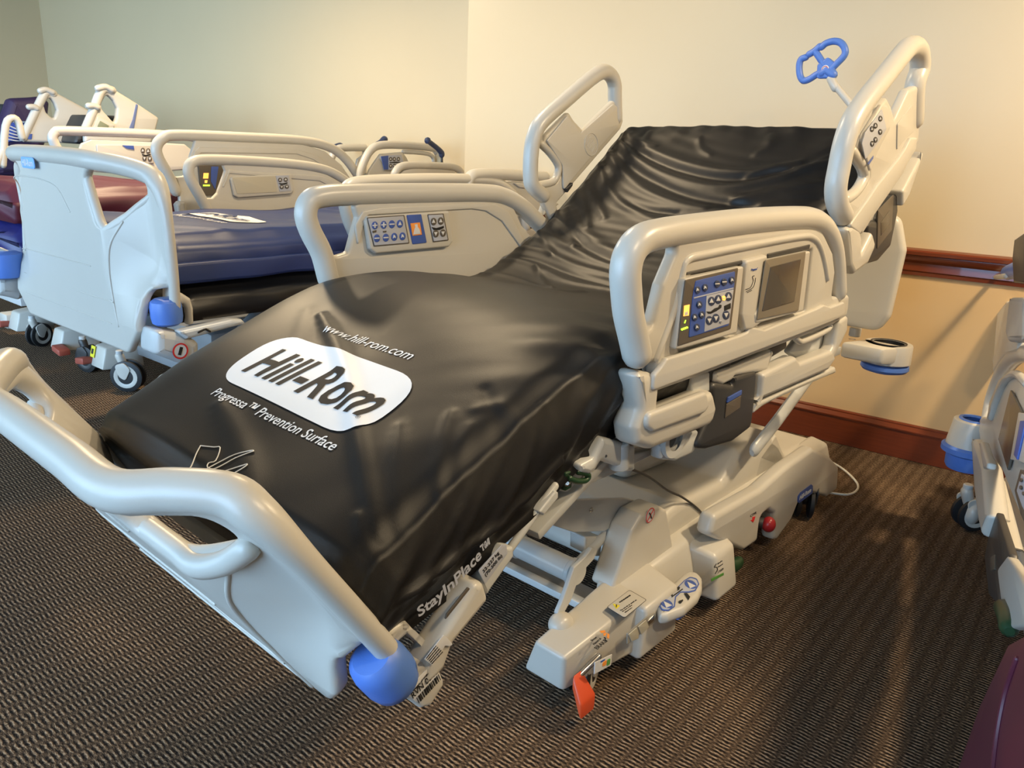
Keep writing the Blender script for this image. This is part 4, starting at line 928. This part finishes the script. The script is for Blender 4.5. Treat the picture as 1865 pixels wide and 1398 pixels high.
pts=[(1440,812),(1490,830),(1530,850),(1558,875),(1562,890),(1545,900),(1510,897)]
g.tube([FA.Z(*p,zf if i>1 else .03) for i,p in enumerate(pts)],.0045,CORD,sub=6,seg=10)
g.obj('power_cord',A,'white power cord')

# ================================================================== beds B and C (behind, left)
def remap(pts,xa,za,x0,z0,k): return [(x0+(p[0]-xa)*k,z0+(p[1]-za)*k)+tuple(p[2:]) for p in pts]
def pl2(g,y,pts,m,t=.03,bev=.008,r=.012,holes=(),hr=None): return g.prism(pts,m,(0,y,0),(1,0,0),(0,0,1),t,bev,holes,r,hr=hr)
def puffy(name,F,x0,x1,y0,y1,z0,z1,m,seed,amp=.012,rough=None):
    """cushion-like mattress with folded cover"""
    g=G(); rows=[];N=110
    for i in range(N+1):
        x=lerp(x0,x1,i/N); e=sstep(0,.06,min(x-x0,x1-x)); row=[]
        H=(z1-z0)
        for j in range(61):
            y=lerp(y1,y0,j/60); ed=min(y-y0,y1-y); q=sstep(0,.07,ed)
            z=z1-.05*(1-q)-.05*(1-e)+amp*(nz(x*2.2+seed,y*2.2,seed)*1.0+.6*ridge(x*3.1+y*2,y*1.4,seed+2)*.8)*q
            row.append(Vector((x,y,z)))
        for t in (.2,.35,.5,.65,.8,1): row.append(Vector((x,y0-.012*math.sin(math.pi*t)-amp*.6*nz(x*6,t*2,seed+5),lerp(z1-.05,z0,t))))
        for j in range(5): row.append(Vector((x,lerp(y0,y1,j/4),z0)))
        for t in (.8,.5,.2): row.append(Vector((x,y1+.012*math.sin(math.pi*t),lerp(z1-.05,z0,t))))
        rows.append(row)
    g.grid(rows,m,closed_v=True); b=g.bm; nR=len(rows[0])
    for base in (0,N*nR):
        b.verts.ensure_lookup_table(); vs=[b.verts[base+k] for k in range(nR)]; cv=b.verts.new(sum((v.co for v in vs),Vector())/nR)
        for k in range(nR): f=b.faces.new((vs[k],vs[(k+1)%nR],cv)); f.smooth=True
    return g
tubeN2=sp(FA,YN,tubeN); panN2=sp(FA,YN,panN)
def foot_rail(F,par,y,x0,z0,k,outer=True):
    """same shape as the foreground foot rail, in another bed's frame"""
    tp=remap(tubeN2,-.044,1.135,x0,z0,k); pp=remap(panN2,-.044,1.135,x0,z0,k)
    g=G(); g.tube([(a,y,c) for a,c in tp],.028,PL,sub=4,seg=14); pl2(g,y,pp,PL,.03,.01,.015)
    a=remap(sp(FA,YN,T6([(330,790),(430,520),(470,340),(500,268),(600,240),(800,200),(1080,150),(1160,152),(1200,200),(1225,290),(1238,370)])),-.044,1.135,x0,z0,k)
    g.tube([(p[0],y-.014,p[1]) for p in a],.009,PL,sub=3,seg=8)
    return g.obj('side_rail',par,ang=45)
B=root('hospital_bed',FB,'cream hospital bed with navy mattress and broad footboard facing the viewer','hospital bed')
footboard(FB,B,.645,.565,Vector((.10,.555,.60)),R(2),.10,tr=.034,logo=(.14,.535),name='footboard',far_roller=False,extra=lambda g:plate(g,FB,.02,[(300,500),(312,525),(328,533),(342,542),(347,560),(348,586),(340,592),(336,560),(330,552),(300,552)],PL,.05,.012,.006))
rB=foot_rail(FB,B,-.04,.935,1.118,1.16)
Tc3=T3
yB=1.05
g=G(); ptube(g,FB,yB,T3([(150,560),(130,455),(95,380),(50,300),(36,245),(60,205),(150,195),(400,205),(600,222),(720,245),(800,285),(880,350),(960,430)]),.027,PL,seg=14)
plate(g,FB,yB,T3([(140,560),(105,460),(100,385,0),(150,385),(175,360),(215,250),(200,215),(230,205),(600,235),(720,265),(800,310),(830,360),(960,520),(960,620),(140,620)]),PL,.026,.009,.012)
plate(g,FB,yB-.014,T3([(205,330),(240,240),(280,250),(700,275),(780,310),(810,345),(780,345),(690,300),(240,262),(215,330)]),PL,.008,.003,.008)
rb=g.obj('side_rail',B,ang=45)
def Tmap(ax,ay,sx,sy):   # maps the inner panel drawing of the foreground bed onto another rail
    return lambda pts: T3([(ax+(u-912)*sx,ay+(v-448)*sy) for u,v,*_ in pts])
inner_panel(FB,yB-.02,Tmap(243,264,.72,.56),rb,False)
g=G(); T2=lambda pts:crop(560,220,6.217,pts)
ptube(g,FB,.95,T2([(985,600),(1020,545),(1080,512),(1200,503),(1500,512),(1660,528),(1730,575),(1745,640)]),.024,PL)
plate(g,FB,.95,T2([(1000,640),(1080,560),(1200,530),(1500,540),(1650,560),(1740,700),(1000,760)]),PL,.026,.008,.01)
g.obj('side_rail',B,ang=45)
g=G(); T5b=lambda pts:crop(740,240,5.825,pts)
ptube(g,FB,-.04,T5b([(640,560),(680,480),(760,452),(1000,450),(1270,470),(1560,490),(1640,560)]),.03,PL)
plate(g,FB,-.04,T5b([(660,640),(900,540),(1130,525),(1270,535),(1560,560),(1620,760),(1640,900),(1000,900)]),PL,.026,.008,.01)
plate(g,FB,-.06,T5b([(1130,540),(1275,550),(1275,600),(1200,590)]),PL,.01,.004,.004)
g.obj('side_rail',B,ang=45)
g=G(); g.tube([FB.S(*p,.30) for p in T5b([(1150,440),(1215,410),(1280,372),(1300,365)])],.02,NAVYB,sub=3,seg=10); g.obj('push_handle',B,'dark blue push grip')
g=G()   # deck, corner block and side arm of the frame
T_2=lambda pts:crop(0,420,3.883,pts)
g.box((1.25,.52,.60),(2.0,.95,.04),MET)
plate(g,FB,-.03,T_2([(1040,685),(1100,680),(1250,705),(1350,770),(1352,880),(1285,910),(1210,916),(1040,850)]),MET,.14,.03,.02)
plate(g,FB,-.09,T_2([(1235,705),(1620,620),(1690,620),(1720,650),(1340,752),(1300,760)]),MET,.05,.012,.008)
g.tube([FB.S(*p,-.118) for p in T_2([(1405,718),(1440,700),(1455,695),(1485,712)])],.004,BLK,seg=6)
g.box((2.15,.52,.8),(.05,.9,.5),PL,bev=.02)
fb=g.obj('bed_frame',B)
g=G(); c=FB.S(*T_2([(1275,850)])[0],-.105)
g.lathe([(0,0),(.028,0),(.028,.001),(0,.001)],STW,c,(0,-1,0)); g.lathe([(.024,.001),(.03,.001),(.03,.002),(.024,.002)],REDP,c,(0,-1,0)); g.box(c+Vector((0,-.002,0)),(.012,.001,.03),BLK,bev=0,rot=R(20)); g.obj('warning_sticker',fb,'round red warning sticker')
def base(F,par,yc,w,x0=.45,x1=1.75,yel=None,ped=(ORG,1)):
    g=G(); gm=mat('grey_frame_metal',(.22,.23,.24),.4)
    for s_ in (-1,1):
        y=yc+s_*w/2
        g.hull8([(x0-.09,y-.07,.09),(x0-.09,y+.07,.09),(x0+.12,y+.09,.08),(x0+.12,y-.09,.08),(x0-.06,y-.06,.20),(x0-.06,y+.06,.20),(x0+.12,y+.07,.22),(x0+.12,y-.07,.22)],PL,.01)
        g.box(((x0+x1)/2,y,.17),(x1-x0,.07,.07),gm,bev=.01)
    g.box((x0+.13,yc,.17),(.07,w,.05),gm); g.box((x1-.1,yc,.17),(.07,w,.05),gm); g.box(((x0+x1)/2,yc,.26),(x1-x0-.4,.45,.16),gm,bev=.03)
    g.tube([(x0+.3,yc-.2,.25),(x0+.5,yc-.2,.42),(x0+.7,yc-.2,.56)],.03,gm,seg=10); g.tube([(x1-.4,yc+.2,.25),(x1-.2,yc+.2,.56)],.03,gm,seg=10)
    bo=g.obj('base_frame',par)
    for s_ in(-1,1):
        y=yc+s_*w/2; g=G(); g.hull8([(x0-.13,y+s_*.06,.10),(x0-.07,y+s_*.06,.10),(x0-.07,y+s_*.16,.085),(x0-.13,y+s_*.16,.085),(x0-.13,y+s_*.06,.135),(x0-.07,y+s_*.06,.135),(x0-.07,y+s_*.16,.12),(x0-.13,y+s_*.16,.12)],ped[0],.008); g.obj('brake_pedal',par,'red-orange pedal')
    if yel:
        g=G(); g.prism([(-.022,-.03),(.022,-.03),(.022,.03),(-.022,.03)],YEL,yel,(0,-1,0),(.25,0,1),.004,.001); g.prism([(-.01,-.012),(.01,-.012),(.01,.015),(-.01,.015)],BLK,(yel[0]-.003,yel[1],yel[2]),(0,-1,0),(.25,0,1),.003,.001); g.obj('bright_sticker',bo,'yellow sticker')
    return bo
DRED=mat('dull_red_pedal',(.33,.07,.045),.5)
base(FB,B,.93,.80,.46,1.85,yel=(.385,1.385,.165),ped=(DRED,1))
caster(B,.44,1.13,R(130),.08); caster(B,.45,.52,R(150),.075); caster(B,1.8,1.2,R(200),.075); caster(B,1.8,.6,R(160),.075)
g=puffy('mattress',FB,.13,2.1,.06,1.02,.735,.905,VNB,3.3,.016)
mB=g.obj('mattress',ang=180); mB.matrix_world=FB.M; tag(mB,'shiny navy blue mattress on the bed beside the foreground bed','mattress')
g=puffy('l',FB,.16,2.1,.04,1.03,.575,.725,VDK,8.1,.02); g.obj('lower_cushion',mB,'black vinyl lower cushion',ang=180)
g=G(); g.prism([(.10,-.03),(2.1,-.03),(2.1,.045),(.10,.045)],VNB,(0,.035,.755),(1,0,0),(0,0,1),.03,.012,r=.01,bis=(.12,2.1,.04),fn=lambda v:(v.x,v.y+.008*nz(v.x*5,v.y*8,2),v.z+.01*nz(v.x*4,0,5)))
g.obj('cover_flap',mB,'navy blue hanging flap')
def topB(cx,cy):
    def fn(v):
        x=cx+v.y; y=cy-v.x; z=.905+.016*(nz(x*2.2+3.3,y*2.2,3.3)+.48*ridge(x*3.1+y*2,y*1.4,5.3)); return (x,y,z+.003+v.z)
    return fn
g=G(); stamp(g,[(-.24,-.09),(.24,-.09),(.26,0),(.22,.09),(-.24,.09),(-.26,0)],WHT,topB(.68,.56),.0005,r=.05); g.obj('logo_oval',mB,'white oval logo patch',ang=180)
g=G(); g.text('Hill-Rom',VNB,None,None,None,.1,width=.4,height=.1,shear=.3,bold=.002,depth=0,fn=lambda v:topB(.68,.56)(Vector((v.x,v.y,.004))),subd=.03); g.obj('logo_letters',mB,'dark logo letters',ang=180)
g=G(); g.text('Prevention Surface',WHT,None,None,None,.05,width=.42,shear=.2,depth=0,fn=topB(.535,.50),subd=.03); g.obj('printed_writing',mB,'white writing',ang=180)

Cb=root('hospital_bed',FB,'cream hospital bed with maroon mattress, half hidden behind the broad footboard','hospital bed',at=(0,1.25,0))
def cobj(g,name,par,label=None,**k):
    """meshes are built in FB coordinates; shift into C's origin"""
    if par is Cb: bmesh.ops.translate(g.bm,verts=g.bm.verts,vec=(0,-1.25,0))
    return g.obj(name,par,label,**k)
yC=1.32; T1=lambda pts:crop(0,140,3.883,pts)
g=G(); ptube(g,FB,yC,[(320,348),(306,318),(289,288),(285,268),(296,252),(322,246),(440,250),(548,256),(600,268),(630,290),(655,325)],.028,PL,seg=14)
plate(g,FB,yC,[(325,352),(322,330,0),(318,322,0),(334,320),(338,300),(350,268),(354,255),(548,262),(590,275),(620,300),(650,345),(640,420),(325,420)],PL,.028,.009,.012)
plate(g,FB,yC-.016,[(346,300),(354,275),(362,268),(540,272),(580,284),(600,305),(592,305),(570,290),(540,280),(365,278),(352,305)],PL,.008,.003,.008)
plate(g,FB,yC-.02,[(360,300),(408,300),(396,356),(366,356)],BZL,.012,.003,.003)
plate(g,FB,yC-.0275,[(371,315),(380,315),(379,325),(370,325)],LORG,.003,.0006,0); plate(g,FB,yC-.0275,[(373,328),(378,328),(377,333),(373,333)],LORG,.003,.0006,0); plate(g,FB,yC-.0275,[(370,336),(382,336),(382,339),(370,339)],LGRN,.003,.0006,0)
plate(g,FB,yC-.0275,[(385,303),(398,303),(392,345),(384,330)],STB,.003,.0006,0)
plate(g,FB,yC-.02,[(318,372),(323,366),(334,366),(338,395),(336,410),(326,412)],PL,.05,.014,.008)
cobj(g,'side_rail',Cb,ang=45)
yC2=2.35
g=G(); ptube(g,FB,yC2,T1([(430,560),(385,470),(372,430),(390,395),(440,382),(800,392),(1150,408),(1350,425),(1500,470)]),.028,PL)
plate(g,FB,yC2,T1([(520,600),(570,470),(640,440),(1100,462),(1300,475),(1500,640),(900,690),(520,660)]),PL,.026,.009,.012)
plate(g,FB,yC2-.02,T1([(680,478),(1075,482),(1085,610),(1040,615),(690,590)]),PL,.016,.005,.006)
plate(g,FB,yC2-.030,T1([(865,482),(945,486),(950,515),(895,505)]),STB,.004,.001,0)
for u,v,k in((1010,520,'u'),(1048,524,'u'),(1022,575,'d'),(1060,578,'d')): btn(g,FB,yC2-.030,u,v,20,BZL,STW,k,T1)
plate(g,FB,yC2-.030,T1([(1005,545),(1030,552),(1065,545),(1065,552),(1030,562),(1005,552)]),BLK,.003,.0008,0)
cobj(g,'side_rail',Cb,ang=45)
yc3=1.25
g=G(); ptube(g,FB,yc3,T2([(590,640),(605,560),(650,440),(710,340),(800,282),(1000,272),(1380,300),(1460,340),(1490,420),(1490,640)]),.026,PL)
plate(g,FB,yc3,T2([(640,700),(690,560),(770,440),(820,372),(1060,352),(1105,400),(1130,450),(1190,510),(1190,700)]),PL,.024,.008,.01)
g.tube([FB.S(*p,yc3) for p in T2([(1085,350),(1250,360),(1380,380),(1425,430),(1420,500)])],.014,PL,sub=4,seg=10)
cr=cobj(g,'side_rail',Cb,ang=45)
g=G(); plate(g,FB,yc3-.018,T2([(820,400),(840,385),(1060,378),(1080,390),(1098,520),(1090,560),(862,560),(850,480),(820,430)]),PL,.012,.004,.006)
plate(g,FB,yc3-.0265,T2([(832,402),(915,392),(915,552),(866,552)]),STB,.004,.001,0); plate(g,FB,yc3-.0265,T2([(915,392),(1062,386),(1088,480),(1088,552),(915,552)]),STG,.004,.001,0)
for u in(942,984,1030):
    btn(g,FB,yc3-.031,u,432,24,BZL,STW,'u',T2); btn(g,FB,yc3-.031,u,510,24,BZL,STW,'d',T2)
plate(g,FB,yc3-.031,T2([(930,468),(1000,462),(1050,465),(1050,474),(1000,476),(930,476)]),BLK,.002,.0005,0)
bmesh.ops.translate(g.bm,verts=g.bm.verts,vec=(0,-1.25,0)); g.obj('control_panel',cr)
g=G(); ptube(g,FB,1.95,T2([(255,470),(300,360),(345,318),(420,305),(740,308),(800,330)]),.026,PL)
plate(g,FB,1.95,T2([(520,600),(560,430),(640,370),(740,345),(800,360),(820,600)]),PL,.024,.008,.01)
cobj(g,'side_rail',Cb,ang=45)
for pl,yy in (([(870,212),(830,240),(780,265),(740,300)],1.5),([(1362,225),(1380,240),(1470,310),(1515,360),(1520,385)],1.05),([(370,285),(320,290),(290,320),(285,350)],2.0)):
    g=G(); g.tube([FB.S(*p,yy) for p in T2(pl)],[.023,.017,.017,.02,.02][:len(pl)] if len(pl)!=4 else [.025,.018,.016,.014],NAVYB,sub=3,seg=10)
    if yy==2.0: g.tube([FB.S(*p,yy) for p in T2([(380,380),(430,450),(480,520)])],.008,CHAR,seg=8)
    if yy==1.05: g.tube([FB.S(*p,yy) for p in T2([(1520,385),(1523,500)])],.008,CHAR,seg=8)
    cobj(g,'push_handle',Cb,'dark blue push grip')
g=G(); g.box((1.25,1.82,.60),(2.0,.9,.04),MET)
plate(g,FB,1.22,T_2([(-60,300),(0,310),(20,300),(140,285),(172,440),(100,478),(40,460),(-60,440)]),MET,.14,.03,.02)
plate(g,FB,1.17,T_2([(-40,110),(10,118),(60,140),(105,205),(130,240),(118,262),(60,200),(0,150)]),PL,.03,.01,.01)
cobj(g,'bed_frame',Cb)
g=G(); c=FB.S(*T_2([(30,240)])[0],1.16); g.lathe([(0,-.06),(.05,-.06),(.075,-.05),(.08,-.03),(.08,.03),(.075,.05),(.05,.06),(0,.06)],BLU,c,(0,0,1),28); cobj(g,'corner_roller',Cb,'blue rubber roller')
g=G()
bo=[]
class _P: pass
Cbase=bpy.data.objects.new('tmp',None); COL.objects.link(Cbase)
base(FB,Cbase,2.15,.62,.46,1.85,ped=(DRED,1)); caster(Cbase,.45,1.60,R(110),.072,body=CHAR); caster(Cbase,.47,2.33,R(200),.072)
for o in list(Cbase.children): o.parent=Cb; o.location=(0,-1.25,0)
bpy.data.objects.remove(Cbase)
g=puffy('m',FB,.1,2.1,1.38,2.28,.83,1.0,VMR,14.7,.026); mC=g.obj('mattress',ang=180); mC.matrix_world=FB.M; tag(mC,'maroon vinyl mattress seen through the broad footboard hand hole','mattress')
g=puffy('l',FB,.1,2.1,1.36,2.29,.63,.82,VRB,17.1,.02); g.obj('lower_cushion',mC,'royal blue lower cushion',ang=180)

# ================================================================== far left bed D with raised rails, purple mattress, blue sheet
D=root('hospital_bed',FB,'different white hospital bed far left with both head rails raised high and tilted','hospital bed',at=(.4,2.75,0))
def dobj(g,name,par,label=None,**k):
    bmesh.ops.translate(g.bm,verts=g.bm.verts,vec=(-.4,-2.75,0)); return g.obj(name,par,label,**k)
for yy,body,hole in ((2.80,[(590,400),(650,250),(700,110),(722,70),(760,68),(800,88),(950,180),(1116,290),(1092,385),(1060,470),(590,470)],[(708,190),(745,122),(790,165),(818,220),(812,290),(798,325),(715,232)]),
                     (3.45,[(150,460),(215,320),(300,118),(335,92),(378,105),(500,170),(640,245),(700,300),(560,470)],[(302,200),(345,142),(378,190),(395,235),(372,302),(318,250)])):
    g=G(); plate(g,FB,yy,T1(body),PL,.05,.018,.02,holes=[T1(hole)],hr=.02)
    o=(0,0) if yy<3 else (-410,15)
    ptube(g,FB,yy-.01,T1([(b_[0]+(0),b_[1]) for b_ in ([(600,380),(655,250),(702,125),(735,88),(790,95)] if yy<3 else [(165,430),(225,300),(300,145),(335,108),(375,118)])]),.028,PL)
    for pt in ([(690,80),(745,70),(790,92)] if yy<3 else [(285,98),(325,90),(372,108)]),([(625,205),(660,205),(690,215)] if yy<3 else [(205,212),(235,212),(260,222)]):
        ptube(g,FB,yy-.03,T1(pt),.02,PL,seg=10)
    r_=dobj(g,'side_rail',D,ang=45)
    if yy<3:
        g=G(); plate(g,FB,yy-.027,T1([(962,190),(975,200),(945,370),(908,378),(938,300)]),mat('slate_blue_stripe',(.12,.16,.32),.5),.006,.001,.004)
        bmesh.ops.translate(g.bm,verts=g.bm.verts,vec=(-.4,-2.75,0)); g.obj('rail_stripe',r_,'slate blue stripe'); g=G()
        plate(g,FB,yy-.03,T1([(655,372),(686,282),(700,280),(808,340),(795,372)]),PL,.012,.003,.004); plate(g,FB,yy-.038,T1([(690,345),(708,310),(770,345),(760,372),(690,372)]),mat('lcd_green',(.2,.22,.15),.3),.005,.001,.002)
        bmesh.ops.translate(g.bm,verts=g.bm.verts,vec=(-.4,-2.75,0)); g.obj('rail_display',r_,'small grey-green display')
    else:
        g=G(); plate(g,FB,yy-.027,T1([(205,405),(228,402),(225,440),(195,440)]),STB,.006,.001,.002); bmesh.ops.translate(g.bm,verts=g.bm.verts,vec=(-.4,-2.75,0)); g.obj('rail_marking',r_,'small blue marking')
g=G(); plate(g,FB,3.1,T1([(470,470),(505,355),(548,268),(640,268),(800,275),(815,300),(780,480)]),CHAR,.25,.03,.02); dobj(g,'backrest_panel',D,'dark backrest edge')
g=G(); g.box((1.3,3.1,.45),(1.9,.8,.05),MET); g.box((1.3,3.1,.2),(1.5,.6,.08),MET); g.box((.45,2.62,.12),(.14,.12,.09),PL,bev=.01); g.box((.46,2.545,.13),(.02,.01,.03),GRS,bev=.001)
g.tube([FB.S(*p,2.75) for p in [(5,300),(10,230),(22,215),(33,222),(40,250)]],.022,PL,sub=3,seg=10)
g.tube([FB.S(*p,2.75) for p in [(-10,310),(5,275),(12,270)]],.02,PL,sub=2,seg=10)
dobj(g,'bed_frame',D)
g=G(); g.hull8([(.38,2.66,.09),(.46,2.66,.09),(.46,2.82,.08),(.38,2.82,.08),(.38,2.66,.13),(.46,2.66,.13),(.46,2.82,.12),(.38,2.82,.12)],mat('pink_pedal',(.55,.16,.2),.5),.008); dobj(g,'brake_pedal',D,'pink pedal')
g=puffy('m',FB,.35,2.0,2.72,3.5,.47,.66,VRB,21,.02); o=g.obj('mattress',ang=180); o.matrix_world=FB.M; tag(o,'royal blue mattress at the far left edge, beyond the maroon one','mattress')
g=G(); plate(g,FB,3.9,T1([(-60,480),(0,300),(48,160),(80,150),(200,145),(278,138),(330,180),(300,470),(200,700),(-60,700)]),PUR,.16,.05,.03); o=g.obj('standing_mattress'); o.matrix_world=FB.M; tag(o,'dark purple quilted mattress standing up in the far left corner','mattress')
g=G(); plate(g,FB,4.1,T1([(-200,200),(60,190),(60,700),(-200,700)]),mat('slate_fabric',(.03,.045,.06),.7),.2,.04,.03); o=g.obj('standing_pad'); o.matrix_world=FB.M; tag(o,'slate grey pad standing behind the purple mattress at the left edge','pad')
g=G(); SHM=mat('striped_sheet_blue',(.03,.05,.22),.6)
plate(g,FB,3.6,T1([(40,460),(95,320),(195,318),(170,460)]),SHM,.10,.02,.01)
for i in range(5): g.tube([FB.S(*p,3.545) for p in T1([(75-i*7,350+i*22),(130-i*4,372+i*20),(178-i*4,375+i*19)])],.004,STW,sub=3,seg=6)
g.tube([FB.S(*p,3.55) for p in T1([(100,318),(195,320)])],.006,STW,seg=6)
o=g.obj('folded_sheet'); o.matrix_world=FB.M; tag(o,'blue folded cover with white stripes, between the raised rail and purple mattress','cover')

# ================================================================== bed R at the right edge
FR=Frame(hitz(1775,975,0),-62)
Rb=root('hospital_bed',FR,'cream hospital bed cut off by the right edge of the picture','hospital bed')
TR=lambda pts:crop(1665,420,1.84,pts); TQ=lambda pts:crop(1700,560,4.66,pts)
yR=.05
g=G(); ptube(g,FR,yR,TQ([(470,1010),(478,930),(500,800),(545,660),(610,520),(690,425),(780,385),(900,400)]),.024,PL)
plate(g,FR,yR+.01,TQ([(420,1040),(440,940),(470,925),(500,940),(520,800),(600,610),(680,545),(769,560),(900,640),(1300,2300),(900,2000),(640,1400),(440,1150)]),PL,.03,.01,.01)
g.tube([FR.S(*p,yR+.03) for p in TQ([(490,930),(540,780),(600,640),(660,575),(720,570),(800,650)])],.010,PL,sub=3,seg=8)
rR=g.obj('side_rail',Rb,ang=45)
g=G(); plate(g,FR,yR+.03,TQ([(560,1120),(665,700),(755,890),(640,1380)]),SCR,.006,.002,.002); g.obj('display_screen',rR,'dark glossy screen')
g=G(); plate(g,FR,yR+.035,TQ([(670,1290),(740,890),(800,900),(800,1330),(712,1300)]),PL,.008,.002,.002)
plate(g,FR,yR+.041,TQ([(690,1250),(745,960),(790,960),(715,1290)]),STB,.004,.001,.002); plate(g,FR,yR+.041,TR([(342,872),(362,800),(385,820),(385,1000),(362,950)]),BZL,.006,.001,.002); plate(g,FR,yR+.046,TR([(347,872),(364,815),(385,835),(385,960),(366,925)]),STG,.004,.001,.002)
for (u,v) in((357,860),(366,880),(358,835)): btn(g,FR,yR+.05,u,v,7,BZL,STW,'u',TR,asp=.6)
g.obj('control_panel',rR)
g=G()
plate(g,FR,yR+.02,TR([(222,700),(232,700),(265,790),(285,960),(262,1030),(250,985),(232,880)]),PL,.05,.015,.01)
plate(g,FR,yR+.05,TR([(230,715),(238,708),(262,780),(258,800),(245,800)]),PL,.02,.006,.004)
plate(g,FR,yR+.0,TR([(262,830),(280,830),(335,1060),(332,1070),(305,1055)]),PL,.04,.01,.008)
g.obj('lower_handle',rR)
g=G(); plate(g,FR,yR+.02,TR([(290,945),(335,1085),(335,1100),(298,1135),(300,1262),(262,1222),(247,1100),(262,1015)]),CHAR,.015,.004,.01); plate(g,FR,yR+.029,TR([(258,1095),(272,1085),(272,1135),(260,1140)]),BZL,.004,.001,.002)
g.obj('latch_box',rR,'charcoal release latch')
g=G(); plate(g,FR,yR+.02,TR([(295,1140),(332,1092),(345,1110),(400,1200),(400,1330),(322,1338)]),PL,.02,.006,.012); g.obj('lower_rail_bar',rR)
g=G(); g.tube([FR.S(*p,yR+.03) for p in TR([(298,1262),(312,1295),(318,1330)])],.016,GRN,sub=2,seg=10); g.obj('steer_pedal',Rb,'dark green pedal')
g=G()
plate(g,FR,yR-.05,TR([(252,205),(258,196),(316,192),(325,250),(305,420),(280,490)]),PL,.03,.008,.01)
plate(g,FR,yR+.0,TR([(300,330),(305,275),(330,245),(360,225),(400,240),(380,420),(330,430),(290,480)]),PL,.05,.015,.015)
plate(g,FR,yR+.03,TR([(332,350),(348,225),(400,225),(400,372),(340,374)]),mat('grey_plastic',(.36,.38,.39),.4),.04,.012,.008)
plate(g,FR,yR+.03,TR([(347,100),(355,30),(400,0),(400,180),(352,175)]),CHAR,.03,.006,.004)
g.obj('headboard',Rb)
g=G(); g.tube([FR.S(*p,yR+.02) for p in TR([(222,161),(260,157),(308,152)])],[.006,.009,.011],PL,seg=10); ph=g.obj('push_handle',Rb)
g=G(); g.tube([FR.S(*p,yR+.0) for p in TR([(318,140),(350,128),(380,128)])],.028,BLU,seg=12); g.obj('blue_grip',ph,'blue grip')
g=G(); zc=.46; c=FR.Z(1776,764,zc); k=.95
g.lathe([(.048*k,0),(.060*k,0),(.066*k,-.004),(.078*k,-.10),(.07*k,-.10),(.048*k,-.06)],PL,c,(0,0,1),32)
cu=g.obj('round_holder',Rb)
g=G(); g.lathe([(.038*k,-.002),(.040*k,.004),(.050*k,.004),(.052*k,-.002),(.044*k,-.07),(0,-.072)],BLU,c,(0,0,1),32); g.lathe([(.078*k,-.09),(.088*k,-.098),(.088*k,-.115),(.068*k,-.125),(.066*k,-.165),(.06*k,-.175),(0,-.175)],BLU,c,(0,0,1),32); g.obj('roller_flange',cu,'blue liner and roller flange')
caster(Rb,.06,.02,R(120),.062); g=G(); c=FR.Z(1771,930,.075); g.ball(c,(.05,.03,.05),PL); g.obj('wheel_cover',Rb,'round cream wheel cover')

for x,y in((-1.3,-.1),(-1.3,-.7),(.0,-.7)): caster(Rb,x,y,R(160))
g=G(); g.box((-.6,-.36,.17),(1.5,.6,.08),PL,bev=.02); g.box((-.8,-.38,.5),(1.9,.75,.05),MET); g.tube([(-.1,-.3,.2),(-.3,-.3,.5)],.03,MET,seg=10); g.tube([(-1.0,-.3,.2),(-1.2,-.3,.5)],.03,MET,seg=10); g.obj('base_frame',Rb)
g=puffy('m',FR,-1.75,.25,-.70,-.09,.535,.68,VMR,31,.015); mR=g
g=G(); ym=.12
o_=sp(FR,ym,[(1875,1112,.02),(1830,1142,.06),(1788,1236,.1),(1756,1330,.1),(1732,1398,.06),(1718,1520,.05),(2300,1520),(2300,1090)])
g.prism(o_,VMR,(0,-.28,0),(1,0,0),(0,0,1),.8,.05,r=.03)
o=g.obj('mattress',ang=60); g=G(); g.tube([FR.S(*p,.121) for p in [(1852,1200),(1832,1260),(1818,1330),(1810,1398),(1808,1450)]],.004,VMR,sub=4,seg=8); g.obj('piping',o); mR.obj('mattress_body',o,ang=180); o.matrix_world=FR.M; tag(o,'maroon vinyl mattress hanging in the bottom right corner','mattress')
